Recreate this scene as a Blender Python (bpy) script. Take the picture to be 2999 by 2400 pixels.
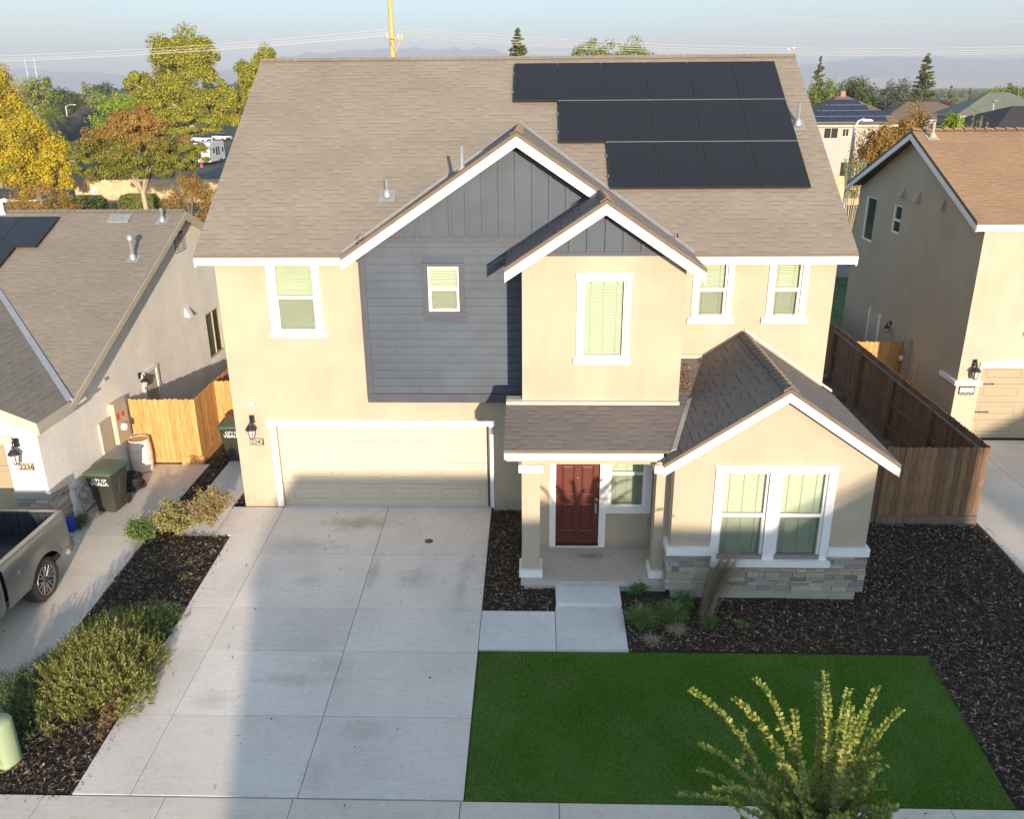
import bpy, math, random
import numpy as np
from mathutils import Vector, Matrix
R = math.radians
random.seed(7)
for o in list(bpy.data.objects): bpy.data.objects.remove(o)
scene = bpy.context.scene
COL = scene.collection

# ------------------------------------------------------------------ camera
F_PX, PITCH, YAW, ROLL = 2488.0, 20.635, -1.731, -0.456
CAM = Vector((0.393, -17.84, 9.176))
def cam_axes():
    p, y, r = R(PITCH), R(YAW), R(ROLL)
    f = Vector((math.sin(y)*math.cos(p), math.cos(y)*math.cos(p), -math.sin(p)))
    rt = Vector((math.cos(y), -math.sin(y), 0)); up = rt.cross(f)
    return rt*math.cos(r)+up*math.sin(r), -rt*math.sin(r)+up*math.cos(r), f
cd = bpy.data.cameras.new("camera"); cam = bpy.data.objects.new("camera", cd); COL.objects.link(cam)
rt, up, fw = cam_axes()
cam.matrix_world = Matrix(((rt.x, up.x, -fw.x, CAM.x), (rt.y, up.y, -fw.y, CAM.y), (rt.z, up.z, -fw.z, CAM.z), (0, 0, 0, 1)))
cd.sensor_width = 36; cd.lens = 36*F_PX/2999; cd.clip_start = .1; cd.clip_end = 60000
scene.camera = cam
scene.render.resolution_x = 1024; scene.render.resolution_y = 820

# ------------------------------------------------------------------ world, sun, exposure
SUN_EL, SUN_AZ = 8.6, 13.0          # azimuth from -Y towards +X
w = bpy.data.worlds.new("World"); scene.world = w; w.use_nodes = True
nt = w.node_tree; nt.nodes.clear()
sky = nt.nodes.new('ShaderNodeTexSky'); sky.sky_type = 'NISHITA'; sky.sun_disc = False
sky.sun_elevation = R(SUN_EL); sky.sun_rotation = R(180-SUN_AZ)
sky.air_density = 1.0; sky.dust_density = .6; sky.ozone_density = 2.5; sky.altitude = 100
bg = nt.nodes.new('ShaderNodeBackground'); bg.inputs[1].default_value = 0.15
wo = nt.nodes.new('ShaderNodeOutputWorld')
tc = nt.nodes.new('ShaderNodeTexCoord'); mp = nt.nodes.new('ShaderNodeMapping'); mp.inputs['Scale'].default_value = (3, 3, 16)
nz = nt.nodes.new('ShaderNodeTexNoise'); nz.inputs['Scale'].default_value = 1.6; nz.inputs['Detail'].default_value = 7; nz.inputs['Roughness'].default_value = .6
cr = nt.nodes.new('ShaderNodeValToRGB'); cr.color_ramp.elements[0].position = .52; cr.color_ramp.elements[1].position = .8
cr.color_ramp.elements[0].color = (0, 0, 0, 1); cr.color_ramp.elements[1].color = (.16, .16, .16, 1)
mx = nt.nodes.new('ShaderNodeMixRGB'); mx.inputs[2].default_value = (3.4, 3.2, 3.1, 1)
nt.links.new(tc.outputs['Generated'], mp.inputs[0]); nt.links.new(mp.outputs[0], nz.inputs['Vector']); nt.links.new(nz.outputs[0], cr.inputs[0])
nt.links.new(cr.outputs[0], mx.inputs[0]); nt.links.new(sky.outputs[0], mx.inputs[1])
tn = nt.nodes.new('ShaderNodeMixRGB'); tn.blend_type = 'MULTIPLY'; tn.inputs[0].default_value = 1; tn.inputs[2].default_value = (1.07, 1.0, .93, 1)
sx = nt.nodes.new('ShaderNodeSeparateXYZ'); nt.links.new(tc.outputs['Generated'], sx.inputs[0])
rh = nt.nodes.new('ShaderNodeValToRGB'); rh.color_ramp.elements[0].position = 0.; rh.color_ramp.elements[0].color = (.46, .48, .52, 1); rh.color_ramp.elements[1].position = .38; rh.color_ramp.elements[1].color = (1.3, 1.26, 1.2, 1)
e_ = rh.color_ramp.elements.new(.14); e_.color = (.62, .75, .94, 1); nt.links.new(sx.outputs[2], rh.inputs[0])
mh = nt.nodes.new('ShaderNodeMixRGB'); mh.blend_type = 'MULTIPLY'; mh.inputs[0].default_value = 1; nt.links.new(mx.outputs[0], mh.inputs[1]); nt.links.new(rh.outputs[0], mh.inputs[2])
nt.links.new(mh.outputs[0], tn.inputs[1]); nt.links.new(tn.outputs[0], bg.inputs[0]); nt.links.new(bg.outputs[0], wo.inputs[0])
sd = bpy.data.lights.new("sun", 'SUN'); sd.energy = 2.9; sd.angle = R(.6); sd.color = (1, .815, .64)
sun = bpy.data.objects.new("sun", sd); COL.objects.link(sun)
sdir = Vector((math.sin(R(SUN_AZ))*math.cos(R(SUN_EL)), -math.cos(R(SUN_AZ))*math.cos(R(SUN_EL)), math.sin(R(SUN_EL))))
sun.rotation_euler = sdir.to_track_quat('Z', 'Y').to_euler(); sun.location = (10, -40, 30)
vs = scene.view_settings; vs.view_transform = 'Standard'; vs.look = 'None'; vs.gamma = 1; vs.use_curve_mapping = False
vs.exposure = 1.40
scene.cycles.max_bounces = 6; scene.cycles.transparent_max_bounces = 12

# ------------------------------------------------------------------ materials
MATS = {}
def nmat(name):
    m = bpy.data.materials.new(name); m.use_nodes = True; MATS[name] = m
    return m, m.node_tree, m.node_tree.nodes['Principled BSDF']
def N(nt, t, **kw):
    n = nt.nodes.new(t)
    for k, v in kw.items():
        if k.startswith('i_'): n.inputs[int(k[2:]) if k[2:].isdigit() else k[2:]].default_value = v
        else: setattr(n, k, v)
    return n
def L(nt, a, b): nt.links.new(a, b)
def ramp(nt, src, stops):
    r = nt.nodes.new('ShaderNodeValToRGB'); e = r.color_ramp.elements
    while len(e) < len(stops): e.new(.5)
    for i, (p, c) in enumerate(stops): e[i].position = p; e[i].color = (*c, 1) if len(c) == 3 else c
    L(nt, src, r.inputs[0]); return r
def mixc(nt, fac, a, b, mode='MIX'):
    m = nt.nodes.new('ShaderNodeMixRGB'); m.blend_type = mode
    for i, v in ((0, fac), (1, a), (2, b)):
        if isinstance(v, (int, float)): m.inputs[i].default_value = v
        elif isinstance(v, tuple): m.inputs[i].default_value = (*v, 1)
        else: L(nt, v, m.inputs[i])
    return m.outputs[0]
def sc(c, k): return tuple(x*k for x in c)
def basic(name, col, rough=.8, var=.08, scale=3., bump=0., bscale=60., metal=0., big=0., spec=None):
    m, nt, b = nmat(name)
    tc = N(nt, 'ShaderNodeTexCoord'); n1 = N(nt, 'ShaderNodeTexNoise', i_Scale=scale, i_Detail=6.)
    L(nt, tc.outputs['Object'], n1.inputs['Vector'])
    r = ramp(nt, n1.outputs[0], [(.3, sc(col, 1-var)), (.7, sc(col, 1+var))])
    out = r.outputs[0]
    if big:
        n3 = N(nt, 'ShaderNodeTexNoise', i_Scale=.5, i_Detail=3.); L(nt, tc.outputs['Object'], n3.inputs['Vector'])
        r3 = ramp(nt, n3.outputs[0], [(.35, (1-big,)*3), (.65, (1, 1, 1))]); out = mixc(nt, 1., out, r3.outputs[0], 'MULTIPLY')
    L(nt, out, b.inputs['Base Color'])
    b.inputs['Roughness'].default_value = rough; b.inputs['Metallic'].default_value = metal
    if spec is not None: b.inputs['Specular IOR Level'].default_value = spec
    if bump:
        n2 = N(nt, 'ShaderNodeTexNoise', i_Scale=bscale, i_Detail=4.); L(nt, tc.outputs['Object'], n2.inputs['Vector'])
        bp = N(nt, 'ShaderNodeBump', i_Strength=bump, i_Distance=.02); L(nt, n2.outputs[0], bp.inputs['Height']); L(nt, bp.outputs[0], b.inputs['Normal'])
    return m
def stucco(name, col):
    m = basic(name, col, .92, .06, 1.3, .6, 38, big=.07, spec=.2); nt = m.node_tree; b = nt.nodes['Principled BSDF']; src = b.inputs['Base Color'].links[0].from_socket
    tc = N(nt, 'ShaderNodeTexCoord'); mpn = N(nt, 'ShaderNodeMapping'); mpn.inputs['Scale'].default_value = (5, 5, .35); L(nt, tc.outputs['Object'], mpn.inputs[0])
    n1 = N(nt, 'ShaderNodeTexNoise', i_Scale=1.1, i_Detail=6.); L(nt, mpn.outputs[0], n1.inputs['Vector']); r1 = ramp(nt, n1.outputs[0], [(.3, (.975, .97, .965)), (.55, (1.005, 1.005, 1.005))])
    s = N(nt, 'ShaderNodeSeparateXYZ'); L(nt, tc.outputs['Object'], s.inputs[0]); n2 = N(nt, 'ShaderNodeTexNoise', i_Scale=3., i_Detail=5.); L(nt, tc.outputs['Object'], n2.inputs['Vector'])
    ad = N(nt, 'ShaderNodeMath', operation='ADD'); L(nt, s.outputs[2], ad.inputs[0]); L(nt, n2.outputs[0], ad.inputs[1]); r2 = ramp(nt, ad.outputs[0], [(.35, (.80, .78, .74)), (.75, (1, 1, 1))])
    L(nt, mixc(nt, 1., mixc(nt, 1., src, r1.outputs[0], 'MULTIPLY'), r2.outputs[0], 'MULTIPLY'), b.inputs['Base Color']); return m
def shingle(name, base, light, dark):
    """laminated shingles: rows along UV.y, tabs of random length along UV.x"""
    m, nt, b = nmat(name)
    uv = N(nt, 'ShaderNodeUVMap'); s = N(nt, 'ShaderNodeSeparateXYZ'); L(nt, uv.outputs[0], s.inputs[0])
    def mth(op, a, bb=None):
        n = N(nt, 'ShaderNodeMath', operation=op)
        for i, v in ((0, a), (1, bb)):
            if v is None: continue
            if isinstance(v, (int, float)): n.inputs[i].default_value = v
            else: L(nt, v, n.inputs[i])
        return n.outputs[0]
    vr = mth('DIVIDE', s.outputs[1], .143); row = mth('FLOOR', vr); fv = mth('FRACT', vr)
    wn = N(nt, 'ShaderNodeTexWhiteNoise', noise_dimensions='1D'); L(nt, row, wn.inputs['W'])
    ur = mth('ADD', mth('DIVIDE', s.outputs[0], .17), mth('MULTIPLY', wn.outputs[0], 13.7)); cell = mth('FLOOR', ur); fu = mth('FRACT', ur)
    cb = N(nt, 'ShaderNodeCombineXYZ'); L(nt, cell, cb.inputs[0]); L(nt, row, cb.inputs[1])
    w2 = N(nt, 'ShaderNodeTexWhiteNoise', noise_dimensions='2D'); L(nt, cb.outputs[0], w2.inputs['Vector'])
    tab = mth('GREATER_THAN', w2.outputs[0], .55)
    tcol = ramp(nt, w2.outputs[0], [(0, sc(base, .94)), (.5, base), (.58, light), (1, sc(light, .93))])
    # shadow line below raised tabs, painted into the granule colour
    cell2 = N(nt, 'ShaderNodeCombineXYZ'); L(nt, cell, cell2.inputs[0]); L(nt, mth('ADD', row, 1.), cell2.inputs[1])
    row1 = mth('ADD', row, 1.); wn1 = N(nt, 'ShaderNodeTexWhiteNoise', noise_dimensions='1D'); L(nt, row1, wn1.inputs['W'])
    c1 = mth('FLOOR', mth('ADD', mth('DIVIDE', s.outputs[0], .17), mth('MULTIPLY', wn1.outputs[0], 13.7))); cb1 = N(nt, 'ShaderNodeCombineXYZ'); L(nt, c1, cb1.inputs[0]); L(nt, row1, cb1.inputs[1])
    w3 = N(nt, 'ShaderNodeTexWhiteNoise', noise_dimensions='2D'); L(nt, cb1.outputs[0], w3.inputs['Vector'])
    line = mth('MULTIPLY', mth('GREATER_THAN', fv, .84), mth('MULTIPLY', mth('GREATER_THAN', w3.outputs[0], .55), .7))
    col = mixc(nt, line, tcol.outputs[0], dark)
    tc = N(nt, 'ShaderNodeTexCoord')
    n1 = N(nt, 'ShaderNodeTexNoise', i_Scale=260., i_Detail=2.); L(nt, tc.outputs['Object'], n1.inputs['Vector'])
    g = ramp(nt, n1.outputs[0], [(.3, (.8, .8, .8)), (.7, (1.2, 1.2, 1.2))]); col = mixc(nt, 1., col, g.outputs[0], 'MULTIPLY')
    n3 = N(nt, 'ShaderNodeTexNoise', i_Scale=.7, i_Detail=5.); L(nt, tc.outputs['Object'], n3.inputs['Vector'])
    g3 = ramp(nt, n3.outputs[0], [(.3, (.9, .9, .92)), (.7, (1.07, 1.05, 1.03))]); col = mixc(nt, 1., col, g3.outputs[0], 'MULTIPLY')
    L(nt, col, b.inputs['Base Color']); b.inputs['Roughness'].default_value = .95; b.inputs['Specular IOR Level'].default_value = .15
    h = mth('ADD', mth('MULTIPLY', tab, .5), mth('MULTIPLY', mth('SUBTRACT', 1., fv), .8))
    h = mth('ADD', h, mth('MULTIPLY', n1.outputs[0], .25))
    bp = N(nt, 'ShaderNodeBump', i_Strength=.5, i_Distance=.012); L(nt, h, bp.inputs['Height']); L(nt, bp.outputs[0], b.inputs['Normal'])
    return m
def island(name, stops, rough=.8, trans=0., noise=None, spec=None, grain=False, grad=None, bump=0):
    """colour picked per separate piece (leaf, board, stone)"""
    m, nt, b = nmat(name)
    g = N(nt, 'ShaderNodeNewGeometry'); r = ramp(nt, g.outputs['Random Per Island'], stops); out = r.outputs[0]
    tc = N(nt, 'ShaderNodeTexCoord')
    if noise:
        n1 = N(nt, 'ShaderNodeTexNoise', i_Scale=noise[0], i_Detail=3.); L(nt, tc.outputs['Object'], n1.inputs['Vector'])
        rr = ramp(nt, n1.outputs[0], [(noise[2], (0, 0, 0)), (noise[3], (1, 1, 1))]); out = mixc(nt, rr.outputs[0], out, mixc(nt, .35, noise[1], out))
    if grad:   # autumn colour climbing the crown: (z0, z1, colour)
        s = N(nt, 'ShaderNodeSeparateXYZ'); L(nt, tc.outputs['Object'], s.inputs[0])
        mr = N(nt, 'ShaderNodeMapRange'); mr.inputs[1].default_value = grad[0]; mr.inputs[2].default_value = grad[1]; L(nt, s.outputs[2], mr.inputs[0])
        n2 = N(nt, 'ShaderNodeTexNoise', i_Scale=.8, i_Detail=4.); L(nt, tc.outputs['Object'], n2.inputs['Vector'])
        ad = N(nt, 'ShaderNodeMath', operation='ADD'); L(nt, mr.outputs[0], ad.inputs[0]); L(nt, n2.outputs[0], ad.inputs[1])
        rr = ramp(nt, ad.outputs[0], [(.7, (0, 0, 0)), (1.0, (1, 1, 1))]); out = mixc(nt, rr.outputs[0], out, mixc(nt, .3, grad[2], out))
    if grain:
        mpn = N(nt, 'ShaderNodeMapping'); mpn.inputs['Scale'].default_value = (30, 30, 2.2); L(nt, tc.outputs['Object'], mpn.inputs[0])
        n4 = N(nt, 'ShaderNodeTexNoise', i_Scale=1.2, i_Detail=6., i_Roughness=.65, i_Distortion=.6); L(nt, mpn.outputs[0], n4.inputs['Vector'])
        r4 = ramp(nt, n4.outputs[0], [(.35, (.62, .58, .52)), (.62, (1.1, 1.1, 1.1))]); out = mixc(nt, 1., out, r4.outputs[0], 'MULTIPLY')
    L(nt, out, b.inputs['Base Color']); b.inputs['Roughness'].default_value = rough
    if spec is not None: b.inputs['Specular IOR Level'].default_value = spec
    if bump:
        n5 = N(nt, 'ShaderNodeTexNoise', i_Scale=30., i_Detail=4.); L(nt, tc.outputs['Object'], n5.inputs['Vector'])
        bp = N(nt, 'ShaderNodeBump', i_Strength=bump, i_Distance=.03); L(nt, n5.outputs[0], bp.inputs['Height']); L(nt, bp.outputs[0], b.inputs['Normal'])
    if trans:
        t = N(nt, 'ShaderNodeBsdfTranslucent'); L(nt, out, t.inputs[0]); ms = N(nt, 'ShaderNodeMixShader', i_0=trans)
        o = nt.nodes['Material Output']; L(nt, b.outputs[0], ms.inputs[1]); L(nt, t.outputs[0], ms.inputs[2]); L(nt, ms.outputs[0], o.inputs[0])
    return m
def glass(name, tint, refl=.1):
    m, nt, b = nmat(name); nt.nodes.remove(b)
    t = N(nt, 'ShaderNodeBsdfTransparent'); t.inputs[0].default_value = (*tint, 1)
    g = N(nt, 'ShaderNodeBsdfGlossy'); g.inputs['Roughness'].default_value = .03; g.inputs[0].default_value = (1, 1, 1, 1)
    lw = N(nt, 'ShaderNodeLayerWeight'); lw.inputs[0].default_value = refl+.15
    mr = N(nt, 'ShaderNodeMath', operation='MULTIPLY_ADD'); mr.inputs[1].default_value = .8; mr.inputs[2].default_value = refl*.5; L(nt, lw.outputs[0], mr.inputs[0])
    ms = N(nt, 'ShaderNodeMixShader'); L(nt, mr.outputs[0], ms.inputs[0]); L(nt, t.outputs[0], ms.inputs[1]); L(nt, g.outputs[0], ms.inputs[2])
    L(nt, ms.outputs[0], nt.nodes['Material Output'].inputs[0]); return m
def screenmat(name):
    m, nt, b = nmat(name); b.inputs['Base Color'].default_value = (.10, .10, .08, 1); b.inputs['Roughness'].default_value = .9
    t = N(nt, 'ShaderNodeBsdfTransparent'); ms = N(nt, 'ShaderNodeMixShader', i_0=.24)
    L(nt, t.outputs[0], ms.inputs[1]); L(nt, b.outputs[0], ms.inputs[2]); L(nt, ms.outputs[0], nt.nodes['Material Output'].inputs[0]); return m
def concrete(name, col, stains=()):
    m, nt, b = nmat(name); tc = N(nt, 'ShaderNodeTexCoord')
    n1 = N(nt, 'ShaderNodeTexNoise', i_Scale=.55, i_Detail=8., i_Roughness=.6); L(nt, tc.outputs['Object'], n1.inputs['Vector'])
    r1 = ramp(nt, n1.outputs[0], [(.3, sc(col, .86)), (.52, col), (.75, sc(col, 1.08))])
    mpn = N(nt, 'ShaderNodeMapping'); mpn.inputs['Scale'].default_value = (.8, 14, 1); L(nt, tc.outputs['Object'], mpn.inputs[0])
    n2 = N(nt, 'ShaderNodeTexNoise', i_Scale=3., i_Detail=5.); L(nt, mpn.outputs[0], n2.inputs['Vector'])
    r2 = ramp(nt, n2.outputs[0], [(.3, (.93, .93, .93)), (.7, (1.05, 1.05, 1.05))])
    out = mixc(nt, 1., r1.outputs[0], r2.outputs[0], 'MULTIPLY')
    n6 = N(nt, 'ShaderNodeTexNoise', i_Scale=14., i_Detail=4.); L(nt, tc.outputs['Object'], n6.inputs['Vector'])
    r6 = ramp(nt, n6.outputs[0], [(.25, (.88, .88, .88)), (.45, (1, 1, 1)), (.7, (1.04, 1.04, 1.04))]); out = mixc(nt, 1., out, r6.outputs[0], 'MULTIPLY')
    g = N(nt, 'ShaderNodeNewGeometry'); ri = ramp(nt, g.outputs['Random Per Island'], [(0, (.93, .93, .92)), (1, (1.05, 1.05, 1.05))]); out = mixc(nt, 1., out, ri.outputs[0], 'MULTIPLY')
    for (x, y, rx, ry, c, a) in stains:
        mm = N(nt, 'ShaderNodeMapping'); mm.inputs['Location'].default_value = (-x/rx, -y/ry, 0); mm.inputs['Scale'].default_value = (1/rx, 1/ry, 0.001); L(nt, tc.outputs['Object'], mm.inputs[0])
        ln = N(nt, 'ShaderNodeVectorMath', operation='LENGTH'); L(nt, mm.outputs[0], ln.inputs[0])
        nn = N(nt, 'ShaderNodeTexNoise', i_Scale=5./max(rx, ry), i_Detail=5.); L(nt, tc.outputs['Object'], nn.inputs['Vector'])
        ad = N(nt, 'ShaderNodeMath', operation='MULTIPLY_ADD'); L(nt, nn.outputs[0], ad.inputs[0]); ad.inputs[1].default_value = 1.3; L(nt, ln.outputs['Value'], ad.inputs[2])
        rs = ramp(nt, ad.outputs[0], [(.75, (a,)*3), (1.0, (0, 0, 0))]); rs.color_ramp.elements[1].position = 1.0
        sb = N(nt, 'ShaderNodeMath', operation='SUBTRACT'); L(nt, ad.outputs[0], sb.inputs[0]); sb.inputs[1].default_value = .55; nt.links.remove(rs.inputs[0].links[0]); L(nt, sb.outputs[0], rs.inputs[0])
        rs.color_ramp.elements[0].position = .2
        out = mixc(nt, rs.outputs[0], out, c)
    L(nt, out, b.inputs['Base Color']); b.inputs['Roughness'].default_value = .9; b.inputs['Specular IOR Level'].default_value = .25
    bp = N(nt, 'ShaderNodeBump', i_Strength=.12, i_Distance=.01); n5 = N(nt, 'ShaderNodeTexNoise', i_Scale=90., i_Detail=3.); L(nt, tc.outputs['Object'], n5.inputs['Vector'])
    L(nt, n5.outputs[0], bp.inputs['Height']); L(nt, bp.outputs[0], b.inputs['Normal']); return m

STUC = stucco('stucco_beige', (.46, .385, .285)); STUC_L = stucco('stucco_cream', (.90, .86, .78)); STUC_R = stucco('stucco_tan', (.47, .40, .30))
WHITE = basic('white_trim_paint', (.80, .78, .74), .6, .03, 2., .1, 90)
TANTRIM = basic('tan_trim_paint', (.50, .45, .36), .7, .05, 2.)
NAVY = basic('navy_siding_paint', (.045, .064, .090), .6, .16, 1.6, .1, 50, big=.15)
NAVYT = basic('navy_trim_paint', (.052, .058, .075), .6, .10, 4., .1, 80)
GDOOR = basic('garage_door_paint', (.56, .48, .36), .6, .03, 2., .05, 120)
GDOOR_R = basic('garage_door_tan', (.33, .27, .17), .6, .03, 2.)
SH = shingle('brown_shingles', (.252, .216, .170), (.270, .232, .184), (.14, .114, .086))
SH_D = shingle('taupe_shingles', (.175, .155, .138), (.192, .17, .152), (.06, .05, .042))
SH_R = shingle('tan_shingles', (.33, .215, .125), (.355, .232, .136), (.17, .11, .065))
EDGE = basic('roof_edge_brown', (.15, .115, .08), .9, .1, 6.)
METAL = basic('galvanised_flashing', (.36, .37, .37), .45, .08, 8., metal=.4)
PANEL = basic('solar_cell_glass', (.018, .018, .021), .33, .12, 25., spec=.3)
PFRAME = basic('solar_frame_black', (.03, .03, .03), .4, .05, 3.)
DOORRED = basic('red_door_paint', (.105, .022, .012), .45, .06, 3., .05, 80)
BLACK = basic('black_metal', (.02, .02, .02), .45, .1, 6.)
DARK = basic('dark_interior', (.02, .02, .018), .9, .1, 3.)
BLIND = basic('sage_blind', (.47, .51, .43), .6, .04, 3.)
GLASS = glass('window_glass', (.88, .93, .85), .08); DGLASS = glass('dark_glass', (.25, .28, .27), .25)
LAMPGL = basic('frosted_lamp_glass', (.62, .60, .55), .3, .05, 5.)
SCREEN = screenmat('insect_screen_mesh')
TANFR = basic('screen_frame_tan', (.42, .36, .28), .6, .05, 5.)
CONC = concrete('driveway_concrete', (.68, .615, .54), [(-3.6, -.75, 1.1, .45, (.20, .145, .08), .47), (-3.75, -5.9, .9, .25, (.24, .21, .18), .34), (-3.2, -5.5, .5, .4, (.26, .24, .21), .34), (-2.1, -2.9, .55, .5, (.24, .22, .19), .37), (-1.0, -2.4, .3, .5, (.25, .22, .19), .30), (-4.2, -3.0, .5, .3, (.27, .25, .22), .27), (-2.2, -7.0, .8, .3, (.30, .27, .24), .27), (-5.0, -6.4, .5, .3, (.28, .26, .23), .34), (-2.95, -2.6, .16, .9, (.22, .20, .17), .37), (-1.1, -3.2, .2, 1.1, (.30, .27, .24), .34), (-4.6, -1.7, 1.2, .35, (.30, .24, .17), .34), (-2.9, -7.9, .3, .5, (.27, .25, .22), .34)])
CONC2 = concrete('old_concrete', (.62, .55, .46)); CONCP = concrete('porch_concrete', (.50, .44, .37), [(1.55, -2.25, .5, .18, (.12, .11, .10), .6)])
FOUND = basic('foundation_plaster', (.40, .37, .31), .9, .1, 4., .3, 40)
STONE = island('ledge_stone', [(0, (.16, .15, .155)), (.12, (.32, .27, .22)), (.3, (.46, .40, .30)), (.48, (.28, .24, .22)), (.62, (.52, .36, .20)), (.76, (.36, .30, .25)), (.88, (.22, .20, .205)), (1, (.54, .49, .40))], .85, bump=.5)
CEDAR = island('new_cedar_boards', [(0, (.50, .26, .075)), (.5, (.60, .34, .12)), (1, (.55, .285, .09))], .75, grain=True)
OLDWOOD = island('weathered_boards', [(0, (.14, .075, .036)), (.45, (.25, .14, .07)), (.8, (.18, .11, .07)), (1, (.30, .18, .10))], .85, grain=True)
OLDWOOD2 = island('weathered_rails', [(0, (.13, .10, .075)), (1, (.19, .15, .12))], .85, grain=True)
GREYWOOD = basic('grey_rail_wood', (.22, .20, .18), .9, .12, 5.)
MULCHB = basic('mulch_soil', (.035, .026, .02), 1., .5, 22., .9, 45)
CHIPS = island('mulch_chips', [(0, (.022, .015, .011)), (.5, (.065, .043, .030)), (.8, (.14, .095, .064)), (.93, (.25, .19, .13)), (1, (.45, .38, .28))], .95, spec=.1)
SOIL = basic('bare_soil', (.16, .125, .09), 1., .25, 5., .8, 20)
TURF = basic('turf_backing', (.06, .145, .004), 1., .25, 9., .6, 120, big=.5)
BLADES = island('turf_blades', [(0, (.065, .17, .002)), (.5, (.105, .26, .003)), (.9, (.17, .31, .01)), (1, (.30, .34, .05))], .7, .15, noise=(1.0, (.19, .29, .08), .46, .62))
ROAD = basic('asphalt', (.055, .055, .058), .9, .15, 4., .3, 80)
BINGREEN = basic('bin_green_plastic', (.045, .048, .036), .5, .08, 3.); LIDGREEN = basic('bin_lid_green', (.075, .11, .065), .45, .1, 4.)
LETTER = basic('white_lettering', (.8, .8, .8), .6, .02, 3.); BLKL = basic('black_lettering', (.015, .015, .015), .6, .02, 3.)
PLAQUE = basic('cream_plaque', (.52, .44, .30), .6, .03, 3.)
BARREL = basic('white_barrel_plastic', (.72, .64, .56), .5, .06, 4.); BARTOP = basic('rusty_barrel_top', (.55, .33, .16), .7, .25, 9.)
RUBBER = basic('black_rubber', (.025, .024, .022), .7, .2, 8.)
TYRE = basic('tyre_rubber', (.06, .055, .045), .85, .2, 20., .6, 60)
TRUCKP = basic('grey_truck_paint', (.26, .258, .24), .28, .03, 2., metal=.4); CHROME = basic('machined_alloy', (.45, .44, .43), .3, .1, 5., metal=.9)
BEDL = basic('black_bed_liner', (.018, .022, .028), .55, .25, 5.); TAIL = basic('dark_tail_lens', (.05, .012, .012), .25, .1, 5.)
PEDG = basic('pale_green_pedestal', (.27, .34, .19), .5, .03, 3.); GREYBOX = basic('grey_box_paint', (.30, .29, .27), .6, .06, 4.)
BEIGEBOX = basic('beige_box_paint', (.50, .42, .30), .7, .05, 4.); REDST = basic('red_sticker', (.55, .06, .04), .6, .1, 9.); BLUEP = basic('blue_plastic', (.01, .06, .55), .5, .05, 4.)
GREENIN = basic('green_board', (.08, .30, .03), .7, .05, 4.)
BRICKY = basic('yellow_block_wall', (.62, .42, .23), .9, .08, 6., .4, 20)
POLEW = basic('pole_wood', (.60, .36, .13), .8, .15, 9.); WIRE = basic('wire_grey', (.55, .53, .50), .6, .05, 2.); GALV = basic('galvanised_pole', (.52, .50, .47), .6, .06, 4.)
BARK = basic('grey_bark', (.22, .17, .12), .9, .2, 8., .6, 15); BARKP = basic('pale_bark', (.42, .33, .22), .8, .15, 6.)
CARW = basic('white_car_paint', (.75, .77, .80), .3, .02, 2.); RVW = basic('rv_white', (.72, .68, .60), .5, .05, 2.); ORANGE = basic('orange_cone', (.8, .09, .03), .6, .05, 4.)
TOWER = basic('pylon_steel', (.62, .58, .54), .6, .05, 4.)
BIRCH = basic('drain_rust', (.16, .07, .035), .9, .2, 20.)

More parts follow.
